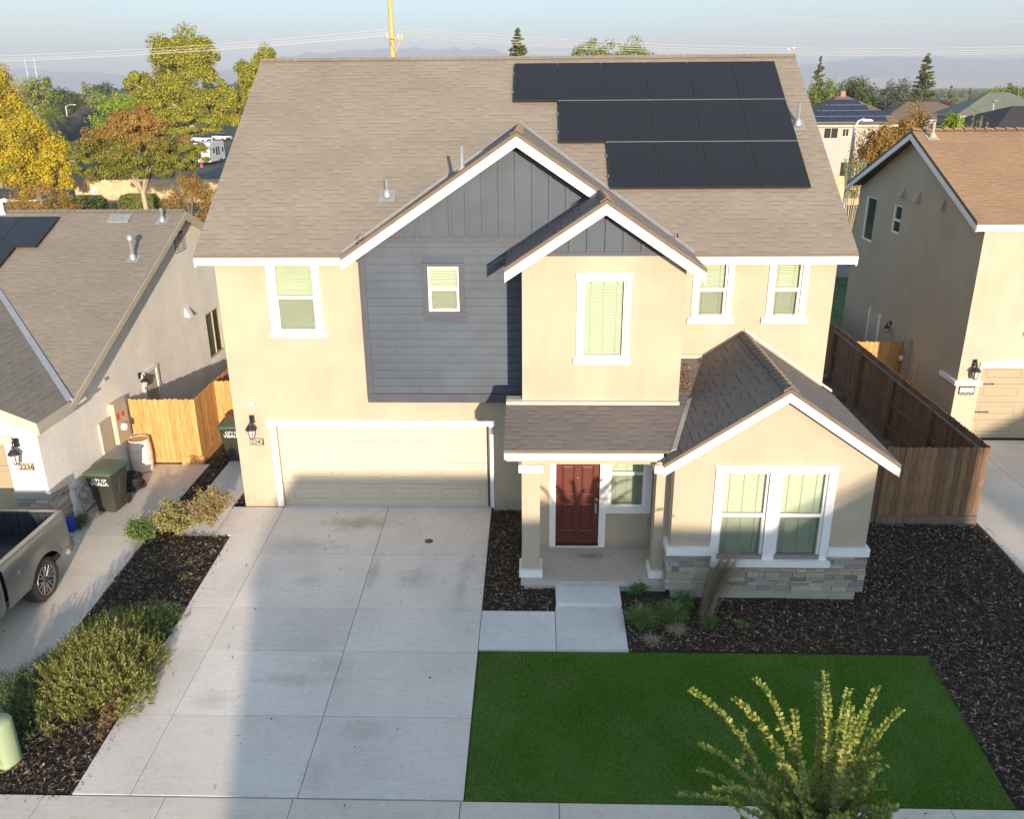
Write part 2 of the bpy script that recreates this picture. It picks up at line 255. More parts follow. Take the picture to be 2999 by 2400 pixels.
# ------------------------------------------------------------------ mesh helper
class Fr:   # local frame on a wall: u along, v up, w outwards
    def __init__(s, o, du, n): s.o = Vector(o); s.du = Vector(du); s.n = Vector(n); s.up = Vector((0, 0, 1))
    def __call__(s, u, v, w=0.): return s.o+s.du*u+s.up*v+s.n*w
def FY(y): return Fr((0, y, 0), (1, 0, 0), (0, -1, 0))        # faces the street
def FXp(x): return Fr((x, 0, 0), (0, 1, 0), (1, 0, 0))        # faces +x
def FXm(x): return Fr((x, 0, 0), (0, -1, 0), (-1, 0, 0))      # faces -x (u = -y)
WORLD = Fr((0, 0, 0), (1, 0, 0), (0, -1, 0))
class MB:
    def __init__(s): s.v = []; s.f = []; s.mi = []; s.uv = {}; s.sm = []
    def face(s, pts, mi=0, smooth=False, uv=None):
        b = len(s.v); s.v += [tuple(p) for p in pts]; s.f.append(tuple(range(b, b+len(pts)))); s.mi.append(mi); s.sm.append(smooth)
        if uv: s.uv[len(s.f)-1] = uv
    def grid(s, P, mi=0, smooth=True, closeu=False):   # P[i][j]
        b = len(s.v); n, m = len(P), len(P[0]); s.v += [tuple(p) for r in P for p in r]
        for i in range(n-(0 if closeu else 1)):
            for j in range(m-1):
                a = b+i*m+j; c = b+((i+1) % n)*m+j
                s.f.append((a, c, c+1, a+1)); s.mi.append(mi); s.sm.append(smooth)
    def hexa(s, p, mi=0):   # p: 8 pts, bottom 4 ccw then top 4
        b = len(s.v); s.v += [tuple(q) for q in p]
        for f in ((3, 2, 1, 0), (4, 5, 6, 7), (0, 1, 5, 4), (1, 2, 6, 5), (2, 3, 7, 6), (3, 0, 4, 7)):
            s.f.append(tuple(b+i for i in f)); s.mi.append(mi); s.sm.append(False)
    def box(s, x0, x1, y0, y1, z0, z1, mi=0):
        s.hexa([(x0, y0, z0), (x1, y0, z0), (x1, y1, z0), (x0, y1, z0), (x0, y0, z1), (x1, y0, z1), (x1, y1, z1), (x0, y1, z1)], mi)
    def fbox(s, fr, u0, u1, v0, v1, w0, w1, mi=0):
        s.hexa([fr(u0, v0, w1), fr(u1, v0, w1), fr(u1, v0, w0), fr(u0, v0, w0), fr(u0, v1, w1), fr(u1, v1, w1), fr(u1, v1, w0), fr(u0, v1, w0)], mi)
    def prism(s, pts, d, mi=0, side=None):   # extrude polygon by vector d
        d = Vector(d); q = [Vector(p) for p in pts]; s.face(q, mi); s.face([p+d for p in reversed(q)], mi if side is None else side)
        n = len(q)
        for i in range(n):
            a, b = q[i], q[(i+1) % n]; s.face([a, a+d, b+d, b], mi if side is None else side)
    def tube(s, path, rad, n=8, mi=0, cap=True, smooth=True):
        path = [Vector(p) for p in path]; P = []
        rad = rad if isinstance(rad, (list, tuple)) else [rad]*len(path)
        ref = None
        for i, p in enumerate(path):
            t = (path[min(i+1, len(path)-1)]-path[max(i-1, 0)]).normalized()
            if ref is None: ref = Vector((0, 0, 1)) if abs(t.z) < .9 else Vector((1, 0, 0))
            a = t.cross(ref).normalized(); ref = a.cross(t).normalized()   # parallel-ish
            P.append([p+(a*math.cos(k*2*math.pi/n)+ref*math.sin(k*2*math.pi/n))*rad[i] for k in range(n+1)])
        s.grid(P, mi, smooth)
        if cap: s.face(list(reversed(P[0][:n])), mi); s.face(P[-1][:n], mi)
    def lathe(s, c, prof, n=20, mi=0, axis='z', smooth=True):   # prof: (r, h)
        P = []
        for (r, h) in prof:
            row = []
            for k in range(n+1):
                a = 2*math.pi*k/n; x, y = r*math.cos(a), r*math.sin(a)
                row.append((c[0]+x, c[1]+y, c[2]+h) if axis == 'z' else (c[0]+h, c[1]+x, c[2]+y))
            P.append(row)
        s.grid(P, mi, smooth)
    def walls(s, fr, u0, u1, v0, v1, holes=(), w=0., mi=0):
        us = sorted({u0, u1, *[min(max(h[i], u0), u1) for h in holes for i in (0, 1)]}); vs_ = sorted({v0, v1, *[min(max(h[i], v0), v1) for h in holes for i in (2, 3)]})
        for i in range(len(us)-1):
            for j in range(len(vs_)-1):
                a, b, c, d = us[i], us[i+1], vs_[j], vs_[j+1]; cu, cv = (a+b)/2, (c+d)/2
                if any(h[0] < cu < h[1] and h[2] < cv < h[3] for h in holes): continue
                s.face([fr(a, c, w), fr(b, c, w), fr(b, d, w), fr(a, d, w)], mi)
    def build(s, name, mats, parent=None, loc=None, **tags):
        me = bpy.data.meshes.new(name); me.from_pydata([tuple(v) for v in s.v], [], s.f)
        mats = mats if isinstance(mats, (list, tuple)) else [mats]
        for m in mats: me.materials.append(m)
        me.polygons.foreach_set('material_index', s.mi); me.polygons.foreach_set('use_smooth', s.sm)
        if s.uv:
            ul = me.uv_layers.new(name='UVMap')
            for fi, uvs in s.uv.items():
                for li, q in zip(me.polygons[fi].loop_indices, uvs): ul.data[li].uv = q
        o = bpy.data.objects.new(name, me); COL.objects.link(o)
        if parent: o.parent = parent
        if loc: o.location = loc
        for k, v in tags.items(): o[k] = v
        return o
def thing(name, label, cat, loc=(0, 0, 0), rz=0., group=None):
    o = bpy.data.objects.new(name, None); COL.objects.link(o); o.location = loc; o.rotation_euler = (0, 0, rz); o.empty_display_size = .1
    o['label'] = label; o['category'] = cat
    if group: o['group'] = group
    return o
def npmesh(name, V, F, mats, parent=None, loc=None, smooth=False, **tags):
    """V (n,3), F (m,k) fast build"""
    me = bpy.data.meshes.new(name); V = np.asarray(V, np.float32); F = np.asarray(F, np.int32); k = F.shape[1]
    me.vertices.add(len(V)); me.vertices.foreach_set('co', V.ravel()); me.loops.add(F.size); me.loops.foreach_set('vertex_index', F.ravel())
    me.polygons.add(len(F)); me.polygons.foreach_set('loop_start', np.arange(len(F), dtype=np.int32)*k); me.polygons.foreach_set('loop_total', np.full(len(F), k, np.int32))
    me.update(); me.validate()
    for m in (mats if isinstance(mats, (list, tuple)) else [mats]): me.materials.append(m)
    if smooth: me.polygons.foreach_set('use_smooth', [True]*len(F))
    o = bpy.data.objects.new(name, me); COL.objects.link(o)
    if parent: o.parent = parent
    if loc: o.location = loc
    for kk, v in tags.items(): o[kk] = v
    return o
def text_mesh(txt, size, origin, right, upv, mat, name, parent, bold=.0, extrude=.002):
    cu = bpy.data.curves.new('t', 'FONT'); cu.body = txt; cu.size = size; cu.extrude = extrude; cu.offset = bold
    o = bpy.data.objects.new('t', cu); COL.objects.link(o)
    me = bpy.data.meshes.new_from_object(o.evaluated_get(bpy.context.evaluated_depsgraph_get()))
    bpy.data.objects.remove(o); bpy.data.curves.remove(cu)
    r = Vector(right); u = Vector(upv); n = r.cross(u)
    me.transform(Matrix(((r.x, u.x, n.x, origin[0]), (r.y, u.y, n.y, origin[1]), (r.z, u.z, n.z, origin[2]), (0, 0, 0, 1))))
    me.materials.clear(); me.materials.append(mat)
    ob = bpy.data.objects.new(name, me); COL.objects.link(ob); ob.parent = parent; return ob

def gz(y):   # natural ground height in front of the houses
    return .054*y if y < -1.1 else -.06

# ------------------------------------------------------------------ leaves
rng = np.random.default_rng(11)
def leaf_quads(C, Nrm, size, aspect=.55, jitter=.6):
    """kite shaped leaves at centres C with rough normals Nrm"""
    n = len(C); Nrm = Nrm+rng.normal(0, jitter, (n, 3)); Nrm /= np.linalg.norm(Nrm, axis=1)[:, None]+1e-9
    a = rng.normal(0, 1, (n, 3)); a -= (a*Nrm).sum(1)[:, None]*Nrm; a /= np.linalg.norm(a, axis=1)[:, None]+1e-9
    b = np.cross(Nrm, a); s = (size*rng.uniform(.6, 1.3, n))[:, None]
    V = np.stack([C-a*s*.5, C+b*s*aspect*.5-a*s*.05, C+a*s*.5, C-b*s*aspect*.5-a*s*.05], 1).reshape(-1, 3)
    return V
def crown_pts(c, r, nclump, nleaf, seed, crad=.28, shell=.55, zs=1., flat=0.):
    g = np.random.default_rng(seed); c = np.array(c, float); r = np.array(r, float)
    d = g.normal(0, 1, (nclump, 3)); d /= np.linalg.norm(d, axis=1)[:, None]
    rad = g.uniform(shell, 1., nclump)[:, None]; CC = d*rad
    if flat: CC[:, 2] = np.maximum(CC[:, 2], -flat)
    cr_ = crad*g.uniform(.6, 1.35, nclump)
    idx = g.integers(0, nclump, nleaf); e = g.normal(0, 1, (nleaf, 3)); e /= np.linalg.norm(e, axis=1)[:, None]
    P = CC[idx]+e*(cr_[idx]*g.uniform(.3, 1.3, nleaf)**.75)[:, None]
    return c+P*r, e*.8+CC[idx]*.5+np.array([0, 0, .25])
def tree(name, label, base, crowns, mat, leaf=.3, nleaf=9000, trunk_r=.25, bark=None, seed=1, group=None, nclump=60, crad=.28, fork=None, cat='tree', limbs=7, shell=.5, trunk=True, flat=0., aspect=.6):
    """crowns: list of (centre xyz relative to base, radii xyz, share)"""
    g = random.Random(seed); root = thing(name, label, cat, base, group=group)
    if trunk:
        m = MB(); H = sum(c[0][2]*c[2] for c in crowns)/sum(c[2] for c in crowns); fk = fork or H*.45
        m.tube([(0, 0, -.3), (g.uniform(-.1, .1), 0, fk*.5), (0, 0, fk)], [trunk_r*1.25, trunk_r*.95, trunk_r*.8], 9)
        for k in range(limbs):
            c = crowns[k % len(crowns)]; a = k*2.4+seed; rr = c[1][0]*g.uniform(.35, .8)
            tip = Vector(c[0])+Vector((math.cos(a)*rr, math.sin(a)*rr, c[1][2]*g.uniform(-.1, .65)))
            st = Vector((0, 0, fk*g.uniform(.9, 1.0))); mid = st.lerp(tip, .45)+Vector((0, 0, .12*H))
            m.tube([st, mid, tip], [trunk_r*.5, trunk_r*.3, trunk_r*.07], 6)
        m.build('trunk', bark or BARK, root)
    tot = sum(c[2] for c in crowns); Vs = []
    for i, (c, r, sh) in enumerate(crowns):
        P, Nn = crown_pts(c, r, max(6, int(nclump*sh/tot)), int(nleaf*sh/tot), seed*17+i, crad, shell, flat=flat); Vs.append(leaf_quads(P, Nn, leaf, aspect))
    V = np.concatenate(Vs); npmesh('crown', V, np.arange(len(V)).reshape(-1, 4), mat, root)
    return root
def copy_tree(o, loc, rz, s=(1, 1, 1), label=None):
    c = o.copy(); COL.objects.link(c); c.location = loc; c.rotation_euler = (0, 0, rz); c.scale = s
    if label: c['label'] = label
    for ch in list(o.children):
        d = ch.copy(); COL.objects.link(d); d.parent = c
        for g2 in list(ch.children): e = g2.copy(); COL.objects.link(e); e.parent = d
    return c

# ================================================================== SETTING
def struct(m, name, mats): return m.build(name, mats, None, kind='structure')
prof = [(-150, -.9), (-120, -.9), (-12.3, -.82), (-12.2, -.68), (-10.2, -.66), (-1.1, -.17), (0, -.14), (14, -.2), (40, -.36), (300, -.36), (12200, -.36)]
m = MB()
xs = [-12000, -3000, -600, -60, -10.2, 11.8, 60, 600, 3000, 12000]
m.grid([[(x, y, z) for x in xs] for y, z in prof], smooth=False); m.f = [tuple(reversed(f)) for f in m.f]
FARG = basic('valley_ground', (.10, .115, .045), 1., .45, .012, big=.3)
struct(m, 'ground', FARG)
m = MB(); m.box(-60, 60, -12.2, -23, -.9, -.80); struct(m, 'street', ROAD)
m = MB(); m.box(-60, 60, -12.35, -12.2, -.9, -.66); m.box(-60, 60, -23.15, -23.0, -.9, -.68); struct(m, 'kerb', CONC2)
def slab(m, x0, x1, y0, y1, zo=0., th=.12, f=gz, g=.006):   # sloping slab, y0<y1
    x0 += g; x1 -= g; y0 += g; y1 -= g; a, b = f(y0)+zo, f(y1)+zo
    m.hexa([(x0, y0, a-th), (x1, y0, a-th), (x1, y1, b-th), (x0, y1, b-th), (x0, y0, a), (x1, y0, a), (x1, y1, b), (x0, y1, b)])
dz = lambda y: .054*y if y < 0 else 0.
m = MB(); jy = [-.05, -2.03, -3.905, -5.142, -6.742, -8.353]
for i in range(5):
    slab(m, -5.53, -3.06, jy[i+1], jy[i], f=dz); slab(m, -3.06, -.64, jy[i+1], jy[i], f=dz)
jl = [-.05, -1.3, -2.03, -3.905, -5.142, -6.742, -8.353]
slab(m, -6.75, -5.53, jl[1], jl[0], f=dz)
for i in range(1, 6): slab(m, -6.40, -5.53, jl[i+1], jl[i], f=dz)
m.box(-5.53, -.66, -.05, .11, -.2, -.012)
struct(m, 'driveway', CONC)
m = MB()   # side path, walk, step
for a, b in ((-.05, .9), (.9, 2.45), (2.45, 6.)): m.box(-7.75, -6.8, a+.006, b-.006, -.15, -.03)
m.hexa([(-7.72, -1.27, -.2), (-6.76, -1.27, -.2), (-6.76, -.056, -.2), (-7.72, -.056, -.2), (-7.72, -1.27, -.118), (-6.76, -1.27, -.112), (-6.76, -.056, -.035), (-7.72, -.056, -.035)])
slab(m, .77, 2.07, -5.05, -3.82, zo=.012); slab(m, -.64, .77, -5.05, -3.93, zo=.008)
m.hexa([(.79, -3.81, -.22), (2.05, -3.81, -.22), (2.05, -3.24, -.22), (.79, -3.24, -.22), (.79, -3.81, -.10), (2.05, -3.81, -.10), (2.05, -3.24, -.075), (.79, -3.24, -.075)])
struct(m, 'walkway', concrete('walk_concrete', (.64, .62, .59)))
m = MB()
xsj = [-22.7, -21.5, -20, -18.5, -17, -15.5, -14, -12.7, -11.2, -9.7, -8.2, -6.80, -5.0, -3.12, -.68, .74, 3.3, 4.8, 6.3, 7.8, 9.3, 10.8, 12.3, 13.8, 15.3, 17, 20, 25]
for a, b in zip(xsj, xsj[1:]): slab(m, a, b, -10.1, -8.37, zo=-.005)
struct(m, 'sidewalk', CONC2)
m = MB()   # left neighbour drive
for a, b in ((-1.38, 2.5), (-2.93, -1.38), (-5.83, -2.93), (-8.36, -5.83)):
    for x0, x1 in ((-10.18 if a > -2 else -9.9, -8.24), ): slab(m, x0, x1, a, b, zo=.0)
for a, b in ((-2.93, -1.5), (-5.83, -2.93), (-8.36, -5.83)): slab(m, -13.5, -9.9, a, b); slab(m, -16.6, -13.5, a, b)
struct(m, 'neighbour_driveway', CONC2)
m = MB()
for a, b in ((2.2, 4.35), (.1, 2.2), (-.95, .1), (-2.9, -.95), (-5.2, -2.9), (-8.36, -5.2)):
    for x0, x1 in ((10.35, 12.35), (12.35, 15.2), (15.2, 18)): slab(m, x0, x1, a, b, zo=.0)
struct(m, 'neighbour_driveway', CONC2)
# mulch beds -----------------------------------------------------------
def bed(m, poly_rows, n=14, amp=.02, zo=-.035):   # rows (y, x0, x1)
    P = []
    for (y, a, b) in poly_rows:
        P.append([(a+(b-a)*i/n, y, gz(y)+zo+amp*math.sin(3.1*(a+(b-a)*i/n)+y*2.3)*math.cos(y*1.7+i)) for i in range(n+1)])
    m.grid(P, smooth=True); return m
def rows(y0, y1, x0, x1, k=14): return [(y0+(y1-y0)*i/k, x0, x1) for i in range(k+1)]
m = MB(); bed(m, rows(-8.36, -1.30, -8.24, -6.40)); bed(m, rows(-1.30, 6, -8.24, -7.76)); bed(m, rows(-.06, 3, -6.8, -6.46, 5))
bed(m, rows(-3.92, -.02, -.63, .9, 10)); bed(m, rows(-5.05, -3.2, 2.07, 10.34)); bed(m, rows(-3.2, -.4, 6.6, 10.34)); bed(m, rows(-8.36, -5.05, 7.1, 10.34))
bed(m, rows(-8.36, -1.5, -24, -16.6)); bed(m, rows(-12.2, -10.1, -30, 30, 6))
struct(m, 'mulch_bed', MULCHB)
m = MB(); bed(m, rows(-.45, 16, 6.67, 10.45, 20), amp=.03, zo=-.06); bed(m, rows(2.5, 16, -10.2, -8.45, 8), zo=-.05); struct(m, 'side_yard', SOIL)
m = MB(); bed(m, rows(16, 40, -40, 60, 10), amp=.05, zo=-.1); struct(m, 'back_yard', basic('back_lawn', (.05, .09, .02), 1., .4, 2.))
m = MB(); m.grid([[(x, y, gz(y)-.03) for x in (-.63, 2, 4, 6, xr)] for y, xr in ((-8.36, 7.24), (-7, 7.28), (-6, 7.33), (-5.06, 7.40))], smooth=True); struct(m, 'lawn', TURF)
def scatter(areas, n, seed):
    g = np.random.default_rng(seed); A = np.array([(b-a)*(d-c) for a, b, c, d in areas]); k = g.choice(len(areas), n, p=A/A.sum()); ar = np.array(areas)[k]
    x = g.uniform(ar[:, 0], ar[:, 1]); y = g.uniform(ar[:, 2], ar[:, 3]); z = np.where(y < -1.1, .054*y, -.06); return x, y, z, g
def chips(name, areas, n, seed, mat, smin=.03, smax=.085):
    x, y, z, g = scatter(areas, n, seed); L_ = g.uniform(smin, smax, n); W_ = L_*g.uniform(.14, .4, n); a = g.uniform(0, 6.283, n); t = g.normal(0, .3, n)
    dx, dy = np.cos(a)*L_/2, np.sin(a)*L_/2; wx, wy = -np.sin(a)*W_/2, np.cos(a)*W_/2; c = np.stack([x, y, z-.012+g.uniform(0, .03, n)], 1)
    D = np.stack([dx, dy, t*L_/2], 1); Wv = np.stack([wx, wy, g.normal(0, .35, n)*W_/2], 1)
    V = np.stack([c-D-Wv, c+D-Wv*.6, c+D*.9+Wv, c-D*.8+Wv], 1).reshape(-1, 3); npmesh(name, V, np.arange(4*n).reshape(-1, 4), mat, kind='stuff')
chips('mulch_chips', [(-8.22, -6.42, -8.34, -1.31), (-8.22, -7.78, -1.31, 4.5), (-6.78, -6.48, -.05, 1.5), (-.61, .77, -3.9, -.05), (2.09, 6.7, -5.03, -3.5), (6.68, 10.3, -5.03, -.6), (7.3, 10.32, -8.34, -5.03)], 78000, 5, CHIPS)
chips('spilled_chips', [(-6.40, -6.25, -8.3, -1.4), (-8.36, -8.24, -8.3, 2), (-.72, -.63, -3.8, -.3), (2.0, 2.07, -5, -3.4), (10.34, 10.5, -8, -.6), (-8.2, -6.5, -8.46, -8.36), (7.3, 10.3, -8.5, -8.36)], 900, 6, CHIPS, .02, .05)
chips('gravel', [(6.8, 10.3, -.4, 9)], 6000, 8, island('gravel_bits', [(0, (.08, .06, .045)), (.7, (.2, .16, .12)), (1, (.4, .34, .27))]), .02, .06)
n = 170000; x, y, z, g = scatter([(-.60, 7.4, -8.34, -5.08)], n, 9); keep = x < 7.22+(y+8.36)*.05; x, y, z = x[keep], y[keep], z[keep]; n = len(x)
h = g.uniform(.018, .036, n); a = g.uniform(0, 6.283, n); wv = .005; b0 = np.stack([x+np.cos(a)*wv, y+np.sin(a)*wv, z-.03], 1); b1 = np.stack([x-np.cos(a)*wv, y-np.sin(a)*wv, z-.03], 1)
tp = np.stack([x+g.normal(0, .012, n), y+g.normal(0, .012, n), z-.03+h], 1)
npmesh('turf_blades', np.stack([b0, b1, tp], 1).reshape(-1, 3), np.arange(3*n).reshape(-1, 3), BLADES, kind='stuff')

# ================================================================== roof / window / wall builders
def roof(name, parent, pts, udir, mat, th=.10, edge=EDGE, label=None):
    pts = [Vector(p) for p in pts]; nrm = (pts[1]-pts[0]).cross(pts[2]-pts[0]).normalized()
    if nrm.z < 0: pts.reverse(); nrm = -nrm
    u = Vector(udir).normalized(); v = nrm.cross(u); v = v if v.z > 0 else -v
    m = MB(); uv = [(p.dot(u)+50, p.dot(v)+50) for p in pts]; m.face(pts, 0, uv=uv)
    low = [p-Vector((0, 0, th)) for p in pts]; m.face(list(reversed(low)), 1)
    for i in range(len(pts)): j = (i+1) % len(pts); m.face([pts[i], low[i], low[j], pts[j]], 1)
    return m.build(name, [mat, edge], parent)
def ridge_caps(parent, a, b, slope_dirs, mat, w=.14, step=.2, name='ridge_cap', lift=.012):
    a, b = Vector(a), Vector(b); n = max(1, int((b-a).length/step)); d = (b-a)/n; m = MB(); s1, s2 = [Vector(s).normalized() for s in slope_dirs]
    for i in range(n):
        p0 = a+d*i; p1 = a+d*(i+1.35) if i < n-1 else b; l0 = Vector((0, 0, lift*.3)); l1 = Vector((0, 0, lift*2.2)); jit = random.uniform(.95, 1.05)
        for s in (s1, s2):
            q = [p0+l1, p0+l1+s*w*jit, p1+l0+s*w*jit, p1+l0]; m.face(q, 0, uv=[(i*3.3, .1), (i*3.3, .12), (i*3.3+.1, .12), (i*3.3+.1, .1)])
            m.face([p0+l1, p0+l1+s*w*jit, p0+s*w*jit-Vector((0, 0, .004)), p0-Vector((0, 0, .004))], 1)
    return m.build(name, [mat, EDGE], parent)
def rake(m, p0, p1, h, t, ny, mi=0):   # fascia board under a sloping edge, thickness towards -ny
    p0, p1 = Vector(p0), Vector(p1); d = Vector((0, 0, -h)); k = Vector(ny)*t
    m.hexa([p0+d, p1+d, p1+d-k, p0+d-k, p0, p1, p1-k, p0-k], mi)
def strip(name, parent, a, b, wv, mat, lift=.02, th=.012):
    a, b, wv = Vector(a), Vector(b), Vector(wv); up = Vector((0, 0, lift)); m = MB()
    m.hexa([a-wv+up, a+wv+up, b+wv+up, b-wv+up, a-wv+up*2, a+wv+up*2, b+wv+up*2, b-wv+up*2]); return m.build(name, mat, parent)
def window(parent, fr, u0, u1, v0, v1, mid=None, cas=None, sill=None, capx=0., cmat=None, fmat=None, blinds=True, screen=True, depth=.16, slider=False, bmat=None, slat=.05, two_tone=False, label=None, gl=None, split=None, cords=True):
    """hung window set in a hole of the wall. cas=(left,right,top,bottom) casing widths, sill=(u0,u1,v0,v1)"""
    cmat = cmat or WHITE; fmat = fmat or WHITE; m = MB(); t = .045; a, b = -.075, -.02
    for q in ((u0, u0+t, v0, v1), (u1-t, u1, v0, v1), (u0+t, u1-t, v0, v0+t), (u0+t, u1-t, v1-t, v1)): m.fbox(fr, *q, a, b)
    if mid: m.fbox(fr, u0+t, u1-t, mid-.03, mid+.03, a, b-.004)
    if slider: um = slider if slider is not True else (u0+u1)/2; m.fbox(fr, um-.03, um+.03, v0+t, v1-t, a, b-.004)
    # reveals + back of the opening
    for q in ((u0, v0, u0, v1), (u1, v1, u1, v0), (u0, v1, u1, v1), (u1, v0, u0, v0)):
        m.face([fr(q[0], q[1], 0), fr(q[2], q[3], 0), fr(q[2], q[3], -depth), fr(q[0], q[1], -depth)], 0)
    m.face([fr(u0, v0, -depth), fr(u1, v0, -depth), fr(u1, v1, -depth), fr(u0, v1, -depth)], 1)
    wdw = m.build('window', [fmat, DARK], parent)
    if label: wdw['label'] = label
    if cas:
        m = MB(); l, r, tp, bt = cas
        m.fbox(fr, u0-l, u0, v0-bt, v1, 0., .035); m.fbox(fr, u1, u1+r, v0-bt, v1, 0., .035); m.fbox(fr, u0-l-capx, u1+r+capx, v1, v1+tp, 0., .042)
        if bt: m.fbox(fr, u0, u1, v0-bt, v0, 0., .035)
        if sill: m.fbox(fr, *sill, 0., .06)
        m.build('casing', cmat, wdw)
    m = MB(); m.face([fr(u0+t, v0+t, -.055), fr(u1-t, v0+t, -.055), fr(u1-t, v1-t, -.055), fr(u0+t, v1-t, -.055)]); m.build('pane', gl or GLASS, wdw)
    if screen and mid:
        m = MB(); k = .022; s0, s1, s2, s3 = u0+t, u1-t, v0+t, mid-.03
        for q in ((s0, s0+k, s2, s3), (s1-k, s1, s2, s3), (s0+k, s1-k, s2, s2+k), (s0+k, s1-k, s3-k, s3)): m.fbox(fr, *q, -.045, -.034)
        m.face([fr(s0+k, s2+k, -.04), fr(s1-k, s2+k, -.04), fr(s1-k, s3-k, -.04), fr(s0+k, s3-k, -.04)], 1)
        for uu in (s0+.12*(s1-s0), s1-.12*(s1-s0)): m.fbox(fr, uu-.012, uu+.012, s2+.004, s2+.02, -.034, -.026, 2)
        m.build('insect_screen', [TANFR, SCREEN, BLACK], wdw)
    if blinds:
        m = MB(); v = v1-t-.02
        m.fbox(fr, u0+.02, u1-.02, v-.04, v+.02, -.13, -.09)
        rnd = random.Random(int(u0*77+v0*13))
        while v > v0+.03:
            tl = rnd.uniform(-.004, .004); m.hexa([fr(u0+.02, v-slat, -.095+tl), fr(u1-.02, v-slat, -.095), fr(u1-.02, v-slat, -.099), fr(u0+.02, v-slat, -.099), fr(u0+.02, v-.003, -.118), fr(u1-.02, v-.003, -.118+tl), fr(u1-.02, v-.003, -.122), fr(u0+.02, v-.003, -.122)]); v -= slat*1.12
        if cords:
            for q in (.2, .5, .8) if u1-u0 > .75 else (.22, .78): uu = u0+(u1-u0)*q; m.fbox(fr, uu-.006, uu+.006, v0+.04, v1-.05, -.093, -.09)
        m.build('blind', bmat or BLIND, wdw)
    return wdw
def coach_lamp(parent, fr, u, v, s=1., glow=None):   # v = bottom of the glass
    m = MB(); c = fr(u, v+.34*s, .0); n = fr.n
    m.fbox(fr, u-.055*s, u+.055*s, v+.30*s, v+.48*s, 0, .03)
    m.tube([fr(u, v+.40*s, .02), fr(u, v+.46*s, .07*s), fr(u, v+.43*s, .14*s), fr(u, v+.36*s, .15*s)], .014*s, 8)
    o = fr(u, v, .15*s); m.lathe(o, [(.02*s, .37*s), (.035*s, .34*s), (.03*s, .31*s), (.075*s, .28*s), (.12*s, .215*s), (.125*s, .20*s), (.10*s, .195*s)], 12)
    for k in range(6):
        a = k*math.pi/3; p0 = o+Vector((math.cos(a)*.05*s, math.sin(a)*.05*s, 0)); p1 = o+Vector((math.cos(a)*.09*s, math.sin(a)*.09*s, .2*s)); m.tube([p0, p1], .007*s, 4)
    m.lathe(o, [(.0, -.01*s), (.055*s, -.01*s), (.055*s, .012*s), (0, .012*s)], 12)
    lamp = m.build('wall_lamp', BLACK, parent)
    m = MB(); m.lathe(o, [(.046*s, .0), (.084*s, .2*s)], 6, smooth=False); m.build('lamp_glass', LAMPGL, lamp); return lamp
def plumbing_vent(parent, p, h, r=.04, slope=.645, mat=None, cap=False, sdir=(0, 1)):
    m = MB(); x, y, z = p; b = .17
    m.face([(x-b+sdir[0]*0, y-b, z+slope*(-b)*sdir[1]+.015+slope*(-b)*sdir[0]), (x+b, y-b, z+slope*(-b)*sdir[1]+.015+slope*b*sdir[0]), (x+b, y+b, z+slope*b*sdir[1]+.015+slope*b*sdir[0]), (x-b, y+b, z+slope*b*sdir[1]+.015-slope*b*sdir[0])])
    m.lathe((x, y, z), [(.10, .0), (.09, .06), (r+.02, .13), (r+.005, .16), (r, .16), (r, h), (r*.7, h), (r*.7, h-.08)], 12)
    if cap: m.lathe((x, y, z), [(r*1.9, h-.02), (r*1.9, h+.05), (r*1.3, h+.1), (0, h+.13)], 12)
    return m.build('roof_vent', mat or METAL, parent)
def solar(parent, P, name='solar_panel'):   # P(u,v)->point on the tilted plane, panel 4 corners given as (u0,u1,v0,v1)
    def one(u0, u1, v0, v1):
        m = MB(); q = [P(u0, v0, 0), P(u1, v0, 0), P(u1, v1, 0), P(u0, v1, 0)]; t = [P(u0, v0, 1), P(u1, v0, 1), P(u1, v1, 1), P(u0, v1, 1)]; m.hexa(q+t, 1)
        k = .012; kv = .016; m.face([P(u0+k, v0+kv, 1.12), P(u1-k, v0+kv, 1.12), P(u1-k, v1-kv, 1.12), P(u0+k, v1-kv, 1.12)], 0); return m.build(name, [PANEL, PFRAME], parent)
    return one

# ================================================================== THE HOUSE
H = thing('house', 'two-storey beige stucco house with navy siding bump-out, red door and solar panels, in the centre', 'house', (0, 0, 0))
F0 = FY(0.)
XL, XR = -6.466, 6.668
RS = .645; rz = lambda y: 6.03+RS*(y+.5)
lw = (-5.24, -4.36, 4.26, 5.79); w1 = (3.80, 4.43, 4.58, 5.80); w2 = (5.38, 5.98, 4.58, 5.80); gd = (-5.536, -.657, -.3, 2.06)
m = MB()
m.walls(F0, XL, .118, .0, 5.95, [lw, gd]); m.walls(F0, 3.225, XR, 2.6, 5.95, [w1, w2])
m.walls(F0, XL, .118, -.02, 0, [gd])
m.face([(XL, 0, -.02), (XL, 11.14, -.02), (XL, 11.14, 5.95), (XL, 0, 5.95)]); m.face([(XR, 11.14, -.02), (XR, 0, -.02), (XR, 0, 5.95), (XR, 11.14, 5.95)]); m.face([(XL, 11.14, -.02), (XR, 11.14, -.02), (XR, 11.14, 5.95), (XL, 11.14, 5.95)])
for x in (XL, XR): m.face([(x, 0, 5.95), (x, 11.14, 5.95), (x, 5.57, rz(5.57)-.12)])
# garage recess reveals
for q in ((gd[0], -.02, gd[0], gd[3]), (gd[1], gd[3], gd[1], -.02), (gd[0], gd[3], gd[1], gd[3])): m.face([F0(q[0], q[1], 0), F0(q[2], q[3], 0), F0(q[2], q[3], -.14), F0(q[0], q[1], -.14)])
